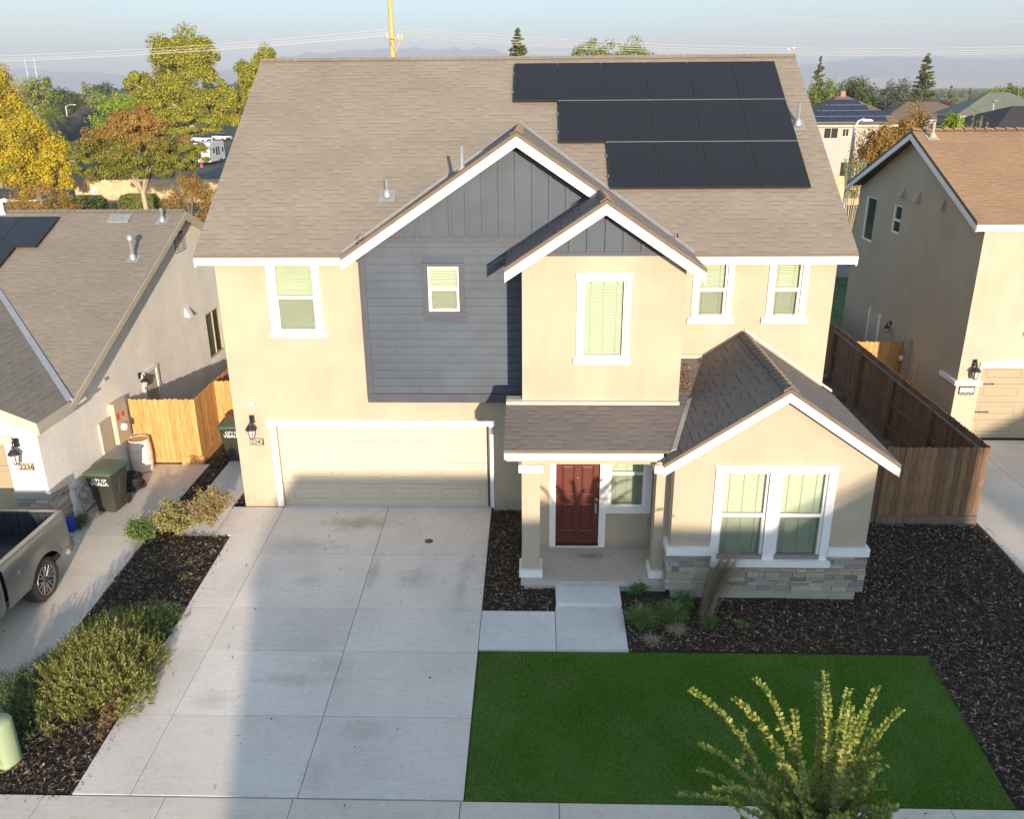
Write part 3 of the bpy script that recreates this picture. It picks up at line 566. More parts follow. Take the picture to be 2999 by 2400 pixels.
# tower / entry wall in one plane
FT = FY(-1.85); tw = (1.28, 2.11, 4.24, 5.81); dr = (.81, 1.72, .03, 2.07); sl = (1.91, 2.66, .97, 2.42)
m.walls(FT, .118, 3.225, .0, 6.25, [tw, dr, sl])
m.face([(.118, 0, 0), (.118, -1.85, 0), (.118, -1.85, 6.3), (.118, 0, 6.3)]); m.face([(3.225, -1.85, 2.6), (3.225, 0, 2.6), (3.225, 0, 6.2), (3.225, -1.85, 6.2)])
m.build('wall', STUC, H)
m = MB()   # bay
FB = FY(-3.46); bw1 = (3.85, 4.72, .71, 2.54); bw2 = (4.94, 5.80, .71, 2.54); bz = lambda x: 4.17-.68*abs(x-4.85)
m.walls(FB, 2.966, 6.663, .80, 2.75, [bw1, bw2]); m.face([(2.966, -3.46, 2.75), (6.663, -3.46, 2.75), (6.663, -3.46, bz(6.663)), (4.85, -3.46, bz(4.85)), (2.966, -3.46, bz(2.966))])
m.face([(6.663, -3.46, -.02), (6.663, -.001, -.02), (6.663, -.001, bz(6.663)), (6.663, -3.46, bz(6.663))]); m.face([(2.966, -1.85, 0), (2.966, -3.46, 0), (2.966, -3.46, bz(2.966)), (2.966, -1.85, bz(2.966))])
m.build('bay_wall', STUC, H)
# foundation
def boxes(name, mat, parent, bs):
    for b in bs: m = MB(); m.box(*b); m.build(name, mat, parent)
boxes('foundation', FOUND, H, [(XL+.02, -5.6, .012, 11, -.4, -.022), (-.6, .1, .012, .2, -.4, -.022), (3.05, 6.62, -3.40, -.01, -.45, .02)])
# --- navy bump-out
FN = FY(-.35); nw = (-1.87, -1.22, 4.80, 5.76); m = MB()
m.walls(FY(-.335), -3.27, 3.22, 2.76, 6.25, [nw]); m.face([(-3.27, 0, 2.76), (-3.27, -.335, 2.76), (-3.27, -.335, 6.3), (-3.27, 0, 6.3)]); m.face([(-3.27, 0, 2.76), (3.22, 0, 2.76), (3.22, -.335, 2.76), (-3.27, -.335, 2.76)])
m.face([(3.22, -.335, 2.76), (3.22, 0, 2.76), (3.22, 0, 6.3), (3.22, -.335, 6.3)])
v = 2.96; rr_ = random.Random(3)
while v < 6.2:
    v2 = min(v+.178, 6.26); segs = [(-3.17, .118)]
    if v2 > nw[2]-.08 and v < nw[3]+.06: segs = [(-3.17, nw[0]-.09), (nw[1]+.1, .118)]
    for a, b in segs:
        cuts = [a]+([rr_.uniform(a+.4, b-.4)] if b-a > 1.5 else [])+[b]
        for c, d in zip(cuts, cuts[1:]):
            d -= .004; m.hexa([FN(c, v+.006, .018), FN(d, v+.006, .018), FN(d, v+.006, -.015), FN(c, v+.006, -.015), FN(c, v2-.008, .0), FN(d, v2-.008, .0), FN(d, v2-.008, -.015), FN(c, v2-.008, -.015)])
    v = v2
m.build('siding_wall', NAVY, H)
# gables board and batten
GZ = lambda x: 8.36-.667*abs(x)          # underside line big gable (top fascia)
SZ = lambda x: 7.26-.667*abs(x-1.65)
def batten_gable(name, y, x0, x1, zb, zf, xc, step=.338, off=0., clip=None):
    m = MB(); fr = FY(y); m.face([fr(x0, zb), fr(x1, zb), fr(x1, max(zf(x1)-.05, zb)), fr(xc, zf(xc)-.05), fr(x0, max(zf(x0)-.05, zb))])
    u = xc+off
    k = -12
    while k < 13:
        a = xc+off+k*step; b = a+.065; k += 1
        if a < x0 or b > x1: continue
        za, zc = zf(a)-.06, zf(b)-.06
        if min(za, zc) < zb+.03: continue
        m.hexa([fr(a, zb, .035), fr(b, zb, .035), fr(b, zb, -.01), fr(a, zb, -.01), fr(a, za, .035), fr(b, zc, .035), fr(b, zc, -.01), fr(a, za, -.01)])
    return m.build(name, NAVY, H)
batten_gable('gable_siding', -.36, -3.0, 3.1, 6.37, GZ, 0., off=-.04)
batten_gable('gable_siding', -1.86, .35, 3.0, 6.32, SZ, 1.65, off=.02)
m = MB()
m.fbox(FN, -3.17, 3.2, 6.25, 6.37, .0, .045); m.fbox(FN, -3.27, .118, 2.76, 2.96, 0, .045); m.fbox(FN, -3.27, -3.17, 2.96, 6.3, 0., .035); m.box(-3.30, -3.272, -.385, -.005, 2.76, 6.2)
m.fbox(FT, .22, 3.12, 6.245, 6.325, 0, .04)
m.build('trim_band', NAVYT, H)
# --- roofs
roof('roof', H, [(-6.69, -.5, 6.03), (-3.36, -.5, 6.03), (-3.36, .03, rz(.03)), (3.32, .03, rz(.03)), (3.32, -.5, 6.03), (6.90, -.5, 6.03), (6.90, 5.57, rz(5.57)), (-6.69, 5.57, rz(5.57))], (1, 0, 0), SH, .09)
roof('roof', H, [(-6.69, 5.57, rz(5.57)), (6.90, 5.57, rz(5.57)), (6.90, 11.64, 6.03), (-6.69, 11.64, 6.03)], (1, 0, 0), SH, .09)
bt = lambda x: 8.43-.667*abs(x); yb = lambda z: (z-6.03)/RS-.5
roof('gable_roof', H, [(-3.56, -.87, bt(3.56)), (0, -.87, 8.43), (0, yb(8.43), 8.43), (-3.56, yb(bt(3.56)), bt(3.56))], (0, 1, 0), SH, .08)
roof('gable_roof', H, [(0, -.87, 8.43), (1.65, -.87, bt(1.65)), (1.65, -2.25, bt(1.65)), (3.53, -2.25, bt(3.53)), (3.53, yb(bt(3.53)), bt(3.53)), (0, yb(8.43), 8.43)], (0, 1, 0), SH, .08)
st = lambda x: bt(1.65)-.667*(1.65-x)
roof('gable_roof', H, [(-.20, -2.25, st(-.20)), (1.65, -2.25, st(1.65)), (1.65, -.37, st(1.65)), (-.20, -.37, st(-.20))], (0, 1, 0), SH_D, .08)
bt2 = lambda x: 4.25-.68*abs(x-4.85)
roof('bay_roof', H, [(2.716, -3.72, bt2(2.716)), (4.85, -3.72, 4.25), (4.85, -.001, 4.25), (2.716, -.001, bt2(2.716))], (0, 1, 0), SH_D, .08)
roof('bay_roof', H, [(4.85, -3.72, 4.25), (6.966, -3.72, bt2(6.966)), (6.966, -.001, bt2(6.966)), (4.85, -.001, 4.25)], (0, 1, 0), SH_D, .08)
pz = lambda y: 2.945+.217*(y+3.4); px_ = lambda y: 4.85-(4.25-pz(y)-.012)/.68
roof('porch_roof', H, [(-.205, -3.42, pz(-3.42)), (px_(-3.42), -3.42, pz(-3.42)), (px_(-.001), -.001, pz(-.001)), (3.226, -.001, pz(-.001)), (3.226, -1.851, pz(-1.851)), (-.205, -1.851, pz(-1.851))], (1, 0, 0), SH_D, .06)
ridge_caps(H, (6.90, 5.57, rz(5.57)+.02), (-6.69, 5.57, rz(5.57)+.02), ((0, -1, -RS), (0, 1, -RS)), SH)
ridge_caps(H, (0, -.87, 8.45), (0, 3.25, 8.45), ((-1, 0, -.667), (1, 0, -.667)), SH)
ridge_caps(H, (1.65, -2.25, 7.35), (1.65, -.87, 7.35), ((-1, 0, -.667), (1, 0, -.667)), SH_D)
ridge_caps(H, (4.85, -3.72, 4.27), (4.85, 0, 4.27), ((-1, 0, -.68), (1, 0, -.68)), SH_D, w=.15, lift=.02)
# --- flashings
strip('valley_flashing', H, (-3.60, -.49, 6.06), (0, yb(8.43), 8.43), (.012, .03, .025), METAL); strip('valley_flashing', H, (0, yb(8.43), 8.43), (3.60, -.5, 6.03), (.0, .04, .03), METAL)
strip('valley_flashing', H, (px_(-3.42)-.02, -3.44, pz(-3.42)-.01), (px_(-1.7)-.02, -1.7, pz(-1.7)-.01), (.05, 0, .02), METAL)
boxes('wall_flashing', basic('painted_flashing', (.46, .42, .34), .6, .05, 5.), H, [(-.205, 3.24, -1.92, -1.852, pz(-1.9)+.005, pz(-1.9)+.075), (-.205, .118, -1.851, -1.60, 3.18, 3.355), (3.227, 4.0, -.06, -.002, pz(-.03), pz(-.03)+.08)])
for sgn in (-1, 1):
    a = Vector((4.85+sgn*.02, -.03, 4.25+.03)); b = Vector((4.85+sgn*2.05, -.03, bt2(4.85+2.05)+.03)); m = MB(); m.hexa([a, b, b+Vector((0, .028, 0)), a+Vector((0, .028, 0)), a+Vector((0, 0, .06)), b+Vector((0, 0, .06)), b+Vector((0, .028, .06)), a+Vector((0, .028, .06))])
    if sgn > 0: m.build('wall_flashing', METAL, H)
# --- fascias and soffits
boxes('fascia', WHITE, H, [(-6.68, -3.52, -.53, -.50, 5.82, 5.975), (3.50, 6.89, -.53, -.50, 5.82, 5.975), (-.195, 2.74, -3.44, -3.41, 2.755, 2.88), (-.20, -.17, -3.40, -1.87, 2.80, 2.9)])
def gable_fascia(pts, h, ny, t=.03, mat=None, parent=None):
    m = MB(); [rake(m, a, b, h, t, ny) for a, b in zip(pts, pts[1:])]; return m.build('fascia', mat or WHITE, parent or H)
gable_fascia([(-3.56, -.86, bt(3.56)-.085), (0, -.86, 8.345), (1.60, -.86, bt(1.60)-.085)], .19, (0, -1, 0))
gable_fascia([(-.20, -2.24, st(-.2)-.085), (1.65, -2.24, st(1.65)-.085), (3.53, -2.24, bt(3.53)-.085)], .19, (0, -1, 0))
gable_fascia([(2.716, -3.71, bt2(2.716)-.085), (4.85, -3.71, 4.165), (6.966, -3.71, bt2(6.966)-.085)], .17, (0, -1, 0))
for x in (-6.668, 6.887): gable_fascia([(x, -.5, 5.93), (x, 5.57, rz(5.57)-.1), (x, 11.64, 5.93)], .15, (1, 0, 0), .025)
boxes('soffit', STUC, H, [(-6.68, -3.32, -.498, -.002, 5.86, 5.90), (3.30, 6.88, -.498, -.002, 5.86, 5.90), (-.16, 2.95, -3.40, -1.853, 2.70, 2.745)])
# --- porch: slab, columns, beam
m = MB(); m.box(.10, 2.96, -3.235, -1.852, -.08, .03); m.build('porch_slab', CONCP, H)
m = MB(); m.box(.16, 2.98, -3.19, -2.0, -.4, -.082); m.build('porch_footing', FOUND, H)
boxes('porch_beam', STUC, H, [(.12, 2.962, -3.06, -2.69, 2.50, 2.755), (.12, .30, -2.689, -1.86, 2.50, 2.755)])
for x0, x1, a, b in ((.122, .474, .065, .53), (2.70, 2.962, 2.645, 2.964)):
    m = MB(); m.box(x0, x1, -3.05, -2.70, .03, 2.5); cl = m.build('porch_column', STUC, H)
    m = MB(); m.box(a, b, -3.11, -2.64, 2.33, 2.49); m.build('column_capital', WHITE, cl); m = MB(); m.box(a, b, -3.115, -2.635, .032, .19); m.build('column_base', WHITE, cl)
# --- garage door
gdr = MB(); frd = FY(.1); secs = [(-.015, .54), (.546, 1.09), (1.096, 1.63), (1.636, 2.15)]
for (a, b) in secs:
    ps = [(-5.36+i*1.172, -5.36+i*1.172+.985, a+.11, b-.11) for i in range(4)]
    gdr.walls(frd, gd[0], gd[1], a, b, ps)
    gdr.face([frd(gd[0], b, 0), frd(gd[1], b, 0), frd(gd[1], b+.006, -.012), frd(gd[0], b+.006, -.012)], 1)
    for (p, q, r_, s_) in ps:
        loops = [(0, 0), (.02, -.010), (.045, -.010), (.075, .004)]
        for (i0, w0), (i1, w1_) in zip(loops, loops[1:]):
            A = [(p+i0, r_+i0), (q-i0, r_+i0), (q-i0, s_-i0), (p+i0, s_-i0)]; B = [(p+i1, r_+i1), (q-i1, r_+i1), (q-i1, s_-i1), (p+i1, s_-i1)]
            for k in range(4): j = (k+1) % 4; gdr.face([frd(*A[k], w0), frd(*A[j], w0), frd(*B[j], w1_), frd(*B[k], w1_)])
        i1 = .075; gdr.face([frd(p+i1, r_+i1, .004), frd(q-i1, r_+i1, .004), frd(q-i1, s_-i1, .004), frd(p+i1, s_-i1, .004)])
gdr.build('garage_door', [GDOOR, DARK], H)
m = MB(); m.fbox(F0, -5.675, -5.536, 0, 2.06, 0, .03); m.fbox(F0, -.657, -.575, 0, 2.06, 0, .03); m.fbox(F0, -5.72, -.53, 2.06, 2.185, 0, .045); m.fbox(F0, -5.74, -.51, 2.185, 2.20, 0, .06); m.build('garage_trim', WHITE, H)
m = MB(); m.box(-.72, -.69, .02, .08, 0, 2.06); m.build('weather_strip', BLACK, H)
# --- front door
m = MB(); fd = FY(-1.80); ps = [(.93, 1.20, 1.24, 1.90), (1.33, 1.60, 1.24, 1.90), (.93, 1.20, .38, 1.04), (1.33, 1.60, .38, 1.04)]
m.walls(fd, .81, 1.72, .09, 2.07, ps)
for (p, q, r_, s_) in ps:
    loops = [(0, 0), (.02, -.012), (.05, .002)]
    for (i0, w0), (i1, w1_) in zip(loops, loops[1:]):
        A = [(p+i0, r_+i0), (q-i0, r_+i0), (q-i0, s_-i0), (p+i0, s_-i0)]; B = [(p+i1, r_+i1), (q-i1, r_+i1), (q-i1, s_-i1), (p+i1, s_-i1)]
        for k in range(4): j = (k+1) % 4; m.face([fd(*A[k], w0), fd(*A[j], w0), fd(*B[j], w1_), fd(*B[k], w1_)])
    m.face([fd(p+.05, r_+.05, .002), fd(q-.05, r_+.05, .002), fd(q-.05, s_-.05, .002), fd(p+.05, s_-.05, .002)])
fdoor = m.build('front_door', DOORRED, H)
m = MB(); m.lathe((1.66, -1.83, 1.13), [(0, -.0)], 4); m.tube([(1.655, -1.80, 1.15), (1.655, -1.86, 1.15)], .03, 12); m.tube([(1.655, -1.80, .99), (1.655, -1.86, .97), (1.655, -1.865, .86), (1.655, -1.80, .83)], .013, 8); m.box(1.63, 1.68, -1.812, -1.80, .80, 1.02); m.build('handle', METAL, fdoor)
m = MB(); m.tube([(1.265, -1.80, 1.62), (1.265, -1.808, 1.62)], .012, 8); m.build('peephole', METAL, fdoor)
m = MB(); m.box(.81, 1.72, -1.85, -1.75, .0, .06); m.face([fd(.81, .06, -.0), fd(1.72, .06, 0), fd(1.72, .09, 0), fd(.81, .09, 0)]); m.build('threshold', BLACK, H)
m = MB(); m.fbox(FT, .68, .81, .03, 2.07, 0, .03); m.fbox(FT, 1.72, 1.86, .03, 2.07, 0, .03); m.fbox(FT, .66, 1.9, 2.07, 2.2, 0, .03); m.fbox(FT, .81, 1.72, .025, .045, 0, .06)
for q in ((.81, .03, .81, 2.07), (1.72, 2.07, 1.72, .03)): m.face([FT(q[0], q[1], 0), FT(q[2], q[3], 0), FT(q[2], q[3], -.06), FT(q[0], q[1], -.06)])
m.build('door_casing', WHITE, H)
# --- windows
window(H, F0, *lw, mid=5.02, cas=(.13, .12, .055, .0), sill=(-5.44, -4.17, 4.13, 4.26))
window(H, FN, *nw, mid=5.28, cas=(.10, .11, .07, .0), sill=(-2.0, -1.08, 4.70, 4.80), capx=.03, cmat=NAVYT, cords=False)
window(H, FT, *tw, cas=(.11, .09, .11, .0), sill=(1.12, 2.23, 4.12, 4.24), capx=.02, screen=False)
window(H, F0, *w1, mid=5.18, cas=(.10, .11, .04, 0), sill=(3.63, 4.60, 4.46, 4.58)); window(H, F0, *w2, mid=5.18, cas=(.10, .12, .04, 0), sill=(5.20, 6.18, 4.46, 4.58))
window(H, FT, *sl, mid=1.735, cas=(.05, .13, .1, .13))
window(H, FB, *bw1, mid=1.63, cas=(.13, .0, .12, 0)); window(H, FB, *bw2, mid=1.63, cas=(.0, .15, .12, 0))
m = MB(); m.fbox(FB, 4.72, 4.94, .71, 2.66, 0, .035); m.fbox(FB, 3.74, 6.0, .585, .71, .0, .12); m.fbox(FB, 3.69, 5.97, 2.66, 2.68, 0, .06); m.build('window_mullion', WHITE, H)
# --- bay belt + ledge stone
boxes('belt_trim', WHITE, H, [(2.895, 3.74, -3.535, -3.46, .80, .965), (5.95, 6.735, -3.535, -3.46, .80, .965), (6.663, 6.735, -3.459, 0, .80, .965), (2.895, 2.966, -3.459, -2.65, .80, .965)])
def ledge(m, fr, u0, u1, v0, v1, seed, wmin=.035, wmax=.06):
    r = random.Random(seed); v = v0
    while v < v1-.01:
        hh = r.choice([.045, .06, .085, .10, .12]); v2 = min(v+hh, v1); v2 = v1 if v1-v2 < .03 else v2; u = u0-r.uniform(0, .15)
        while u < u1:
            ln = r.uniform(.12, .48); a, b = max(u, u0), min(u+ln, u1); u += ln
            if b-a < .02: continue
            o_ = r.uniform(wmin, wmax); g = .004
            m.hexa([fr(a+g, v+g, o_+r.uniform(-.006, .006)), fr(b-g, v+g, o_), fr(b-g, v+g, 0), fr(a+g, v+g, 0), fr(a+g, v2-g, o_+r.uniform(-.006, .006)), fr(b-g, v2-g, o_), fr(b-g, v2-g, 0), fr(a+g, v2-g, 0)])
        v = v2
m = MB(); ledge(m, FB, 2.905, 3.76, .02, .80, 4); ledge(m, FB, 3.76, 5.95, .02, .585, 5); ledge(m, FB, 5.95, 6.72, .02, .80, 6); ledge(m, FXp(6.663), -3.46, 0, .02, .80, 7); ledge(m, FXm(2.966), 1.9, 3.46, .05, .80, 8)
m.fbox(FB, 2.966, 6.66, .02, .80, -.05, .03, 0); m.build('stone_veneer', STONE, H)
# --- small things on the facade
coach_lamp(H, F0, -6.06, 1.80, 1.05)
m = MB(); m.fbox(F0, -6.175, -5.855, 1.56, 1.735, 0, .012, 1); m.fbox(F0, -6.16, -5.87, 1.575, 1.72, 0, .018, 0); pq = m.build('number_plaque', [PLAQUE, BLACK], H)
text_mesh('2242', .15, (-6.15, -.020, 1.595), (1, 0, 0), (0, 0, 1), BLKL, 'numerals', pq, .003)
m = MB(); m.lathe(F0(-6.02, 2.56, .05), [(0, -.03), (.04, -.03), (.06, 0), (.06, .05), (.045, .08), (0, .09)], 14, 0); m.fbox(F0, -6.05, -5.99, 2.55, 2.62, 0, .04); m.build('camera_dome', [WHITE], H)
m = MB(); m.fbox(FT, 2.84, 2.885, 1.10, 1.27, 0, .02); m.build('doorbell', BLACK, H)
m = MB(); m.fbox(FT, 2.74, 2.86, .55, .72, 0, .05); m.build('outlet_cover', GREYBOX, H)
# --- roof fittings
plumbing_vent(H, (-2.86, 1.03, rz(1.03)), .36); plumbing_vent(H, (6.44, 3.10, rz(3.1)), .5)
m = MB(); m.lathe((-1.13, .08, 7.62), [(.11, -.06), (.09, .05), (.055, .12), (.04, .14), (.04, .5), (.028, .5), (.028, .4)], 12); m.build('roof_vent', METAL, H)
for x_, h_ in ((6.74, .22), (6.86, .27)):
    m = MB(); m.tube([(x_, 5.57, 9.95), (x_, 5.57, 9.95+h_)], .004, 5); m.box(x_-.03, x_+.01, 5.565, 5.575, 9.95+h_*.6, 9.95+h_*.66); m.build('antenna', METAL, H)
ca = math.cos(math.atan(RS)); nn = Vector((0, -RS, 1)).normalized()
def PS(u, v, w): return Vector((u, v, rz(v)))+nn*(.085+.035*w)
mk = solar(H, PS)
for r_, (n0, y0, y1) in enumerate(((0, 3.86, 5.19), (1, 2.50, 3.835), (2, 1.13, 2.475))):
    for i in range(n0, 6): mk(-.165+i*1.077, -.165+i*1.077+1.062, y0, y1)
m = MB()
for u0, v in ((.90, 3.847), (1.97, 2.487)): q = [PS(u0, v-.006, -.2), PS(6.28, v-.006, -.2), PS(6.28, v+.006, -.2), PS(u0, v+.006, -.2)]; m.hexa(q+[p+nn*.04 for p in q])
m.build('row_clip', METAL, H)
m = MB()
for v in (1.5, 2.1, 2.85, 3.45, 4.2, 4.85):
    u0 = -.2+1.077*(2 if v < 2.5 else 1 if v < 3.85 else 0); a = PS(u0, v, -1.9); m.hexa([PS(u0, v, -1.9), PS(6.25, v, -1.9), PS(6.25, v+.04, -1.9), PS(u0, v+.04, -1.9), PS(u0, v, -.2), PS(6.25, v, -.2), PS(6.25, v+.04, -.2), PS(u0, v+.04, -.2)])
m.build('panel_rail', METAL, H)
# dry leaves lying in the roof corner
g = np.random.default_rng(3); nL = 260; yy = g.uniform(-1.5, -.25, nL)*1.; xx = 3.25+g.uniform(0, 1, nL)**1.5*np.minimum(.45, .3+.1*(yy+1.6)); P = np.stack([xx, yy, pz(yy)+.012+g.uniform(0, .03, nL)], 1)
npmesh('dry_leaves', leaf_quads(P, np.tile([0, 0, 1.], (nL, 1)), .07, .45, .3), np.arange(4*nL).reshape(-1, 4), island('dry_leaf', [(0, (.20, .09, .03)), (1, (.42, .22, .08))]), kind='stuff')

# ================================================================== LEFT NEIGHBOUR
Q = thing('house', 'cream one-storey stucco house numbered 2236, cut off by the left edge of the photo', 'house', (-10.2, 0, 0)); Q.location = (0, 0, 0)
LS = .4116; lz = lambda y: 2.83+LS*(y+.39); FL = FXp(-10.2); FLf = FY(-1.45)
hw = (8.4, 9.62, 1.02, 2.50)
m = MB(); m.walls(FL, -1.45, 14.77, -.06, 2.72, [hw])
m.face([(-10.2, -.39, 2.72), (-10.2, 14.77, 2.72), (-10.2, 7.19, lz(7.19)-.12)])
m.walls(FLf, -17., -10.2, -.1, 2.66, [(-16., -10.95, -.2, 2.19)]); m.face([(-17, -1.45, 2.66), (-10.2, -1.45, 2.66), (-13.6, -1.45, 4.12)])
for q in ((-16, -.1, -16, 2.19), (-10.95, 2.19, -10.95, -.1), (-16, 2.19, -10.95, 2.19)): m.face([FLf(q[0], q[1], 0), FLf(q[2], q[3], 0), FLf(q[2], q[3], -.14), FLf(q[0], q[1], -.14)])
m.face([(-17, -1.45, -.1), (-17, 0, -.1), (-17, 0, 2.7), (-17, -1.45, 2.7)]); m.face([(-24, 0, -.1), (-17, 0, -.1), (-17, 0, 2.8), (-24, 0, 2.8)]); m.face([(-24, 14.77, -.1), (-10.2, 14.77, -.1), (-10.2, 14.77, 2.8), (-24, 14.77, 2.8)])
m.build('wall', STUC_L, Q)
gl_ = lambda x: 2.80+.44*(-9.9-x) if x > -13.6 else 2.80+.44*(x+17.3)
roof('roof', Q, [(-24, -.39, lz(-.39)), (-9.9, -.39, lz(-.39)), (-9.9, 7.19, lz(7.19)), (-24, 7.19, lz(7.19))], (1, 0, 0), SH, .1, TANTRIM)
roof('roof', Q, [(-24, 7.19, lz(7.19)), (-9.9, 7.19, lz(7.19)), (-9.9, 14.77, lz(-.39)), (-24, 14.77, lz(-.39))], (1, 0, 0), SH, .1, TANTRIM)
yl = lambda z: (z-2.83)/LS-.39
roof('gable_roof', Q, [(-13.6, -1.83, gl_(-13.6)), (-9.9, -1.83, 2.80), (-9.9, yl(2.80), 2.80), (-13.6, yl(gl_(-13.6)), gl_(-13.6))], (0, 1, 0), SH, .1, TANTRIM)
roof('gable_roof', Q, [(-17.3, -1.83, 2.80), (-13.6, -1.83, gl_(-13.6)), (-13.6, yl(gl_(-13.6)), gl_(-13.6)), (-17.3, yl(2.80), 2.80)], (0, 1, 0), SH, .1, TANTRIM)
ridge_caps(Q, (-9.9, 7.19, lz(7.19)+.02), (-24, 7.19, lz(7.19)+.02), ((0, -1, -LS), (0, 1, -LS)), SH)
a_, b_ = (-9.92, yl(2.80)-.02, 2.81), (-13.6, yl(gl_(-13.6)), gl_(-13.6)); strip('valley_flashing', Q, a_, b_, (.06, .05, .02), METAL, .015)
gable_fascia([(-17.3, -1.82, 2.70), (-13.6, -1.82, gl_(-13.6)-.1), (-9.9, -1.82, 2.70)], .17, (0, -1, 0), mat=TANTRIM, parent=Q)
gable_fascia([(-9.89, yl(2.8), 2.72), (-9.89, 7.19, lz(7.19)-.1), (-9.89, 14.77, 2.72)], .17, (1, 0, 0), mat=TANTRIM, parent=Q)
boxes('fascia', TANTRIM, Q, [(-9.91, -9.885, -1.82, yl(2.8)-.002, 2.55, 2.70)])
boxes('soffit', STUC_L, Q, [(-10.198, -9.915, -1.45, .2, 2.60, 2.66)])
m = MB(); m.walls(FY(-1.31), -16., -10.95, -.1, 2.19)
for k in range(1, 4): m.fbox(FY(-1.31), -16, -10.95, -.08+.565*k-.006, -.08+.565*k, 0, .004, 1)
for i in range(4):
    for k in range(4): m.fbox(FY(-1.31), -15.85+i*1.25, -14.8+i*1.25, .05+.565*k, .36+.565*k, 0, .01)
m.build('garage_door', [GDOOR_R, DARK], Q)
boxes('garage_trim', TANTRIM, Q, [(-16.15, -10.73, -1.50, -1.452, 2.19, 2.39)])
m = MB(); ledge(m, FLf, -10.93, -10.16, -.08, .93, 21); ledge(m, FL, -1.49, -.78, -.08, .93, 22); m.build('stone_veneer', STONE, Q)
boxes('belt_trim', GREYBOX, Q, [(-10.95, -10.12, -1.53, -1.452, .93, 1.08), (-10.199, -10.12, -1.451, -.75, .93, 1.08)])
coach_lamp(Q, FLf, -10.66, 1.80, 1.1); coach_lamp(Q, FL, 3.40, 1.78, .85)
m = MB(); m.fbox(FLf, -10.74, -10.40, 1.565, 1.745, 0, .012, 1); m.fbox(FLf, -10.725, -10.415, 1.58, 1.73, 0, .018, 0); pq = m.build('number_plaque', [PLAQUE, BLACK], Q)
text_mesh('2236', .16, (-10.715, -1.47, 1.60), (1, 0, 0), (0, 0, 1), BLKL, 'numerals', pq, .003)
window(Q, FL, *hw, slider=9.05, screen=False, blinds=False, fmat=TANFR, depth=.12)
m = MB(); m.fbox(FL, 9.10, 9.56, 1.06, 2.45, -.10, -.09); m.build('window_blind', GREENIN, Q)
m = MB(); m.fbox(FL, 8.45, 9.0, 1.06, 2.45, -.10, -.09); m.build('window_blind', BLIND, Q)
m = MB()   # louvred gable vent: two halves
for s in (-1, 1):
    for k in range(6):
        z0 = 4.78+k*.085; d = .03+.012*k if s < 0 else .03+.012*k
        m.hexa([FL(7.19+s*.03, z0, .05), FL(7.19+s*.33, z0, .05), FL(7.19+s*.33, z0, .0), FL(7.19+s*.03, z0, 0), FL(7.19+s*.03, z0+.06, .012), FL(7.19+s*.33, z0+.06, .012), FL(7.19+s*.33, z0+.06, 0), FL(7.19+s*.03, z0+.06, 0)] if s > 0 else [FL(7.19-.33, z0, .05), FL(7.19-.03, z0, .05), FL(7.19-.03, z0, .0), FL(7.19-.33, z0, 0), FL(7.19-.33, z0+.06, .012), FL(7.19-.03, z0+.06, .012), FL(7.19-.03, z0+.06, 0), FL(7.19-.33, z0+.06, 0)])
m.fbox(FL, 6.84, 7.54, 4.74, 5.32, 0, .004, 1); m.build('gable_vent', [TANTRIM, DARK], Q)
def hood(parent, fr, u, v, s, mat):
    m = MB(); m.hexa([fr(u-s/2, v-s*.5, s*.55), fr(u+s/2, v-s*.5, s*.55), fr(u+s/2, v-s*.5, 0), fr(u-s/2, v-s*.5, 0), fr(u-s/2, v+s*.5, .03), fr(u+s/2, v+s*.5, .03), fr(u+s/2, v+s*.5, 0), fr(u-s/2, v+s*.5, 0)]); return m.build('vent_hood', mat, parent)
hood(Q, FL, 7.03, 2.93, .26, WHITE)
m = MB(); m.fbox(FL, 3.62, 4.36, -.04, 2.02, 0., .02); sd_ = m.build('side_door', BEIGEBOX, Q)
m = MB(); m.tube([FL(3.7, .98, .02), FL(3.7, .98, .07)], .028, 10); m.build('handle', METAL, sd_)
boxes('door_casing', WHITE, Q, [(-10.199, -10.155, 4.36, 4.48, -.04, 2.1), (-10.199, -10.155, 3.52, 3.62, -.04, 2.1), (-10.199, -10.155, 3.62, 4.36, 2.02, 2.12)])
m = MB(); m.fbox(FL, 1.58, 2.12, .88, 1.95, 0, .14); el = m.build('electric_panel', BEIGEBOX, Q)
m = MB(); m.lathe((-10.06, 1.85, 1.27), [(.10, 0), (.10, .06), (.085, .12), (0, .13)], 16, axis='x'); m.build('meter_dial', LAMPGL, el)
m = MB(); m.fbox(FL, 1.64, 1.76, 1.50, 1.68, .14, .144); m.fbox(FL, 1.90, 2.02, 1.52, 1.64, .14, .144); m.build('warning_sticker', REDST, el)
m = MB(); m.fbox(FL, .95, 1.45, .88, 1.68, 0, .05); m.build('utility_cover', BEIGEBOX, Q)
m = MB(); m.tube([FL(-.55, .05, .15), FL(-.55, .62, .15), FL(-.55, .72, .15), FL(-.40, .74, .15), FL(-.22, .72, .15)], .022, 8); m.tube([FL(-.22, .72, .15), FL(-.22, .2, .17)], .022, 8); m.tube([FL(-.55, .74, .15), FL(-.75, .76, .13)], .02, 8); m.lathe(FL(-.48, .5, .16), [(.0, -.08), (.09, -.07), (.10, 0), (.07, .06), (0, .08)], 12); gm = m.build('gas_meter', GREYBOX, Q)
m = MB(); m.fbox(FL, -.40, -.12, .22, .55, .08, .24); m.lathe(FL(-.26, .58, .16), [(.08, -.03), (.08, .02), (0, .03)], 10); m.build('meter_body', GREYBOX, gm)
m = MB(); m.tube([FL(1.64, 2.60, 0), FL(1.64, 2.60, .05)], .04, 8); m.build('sensor', METAL, Q)
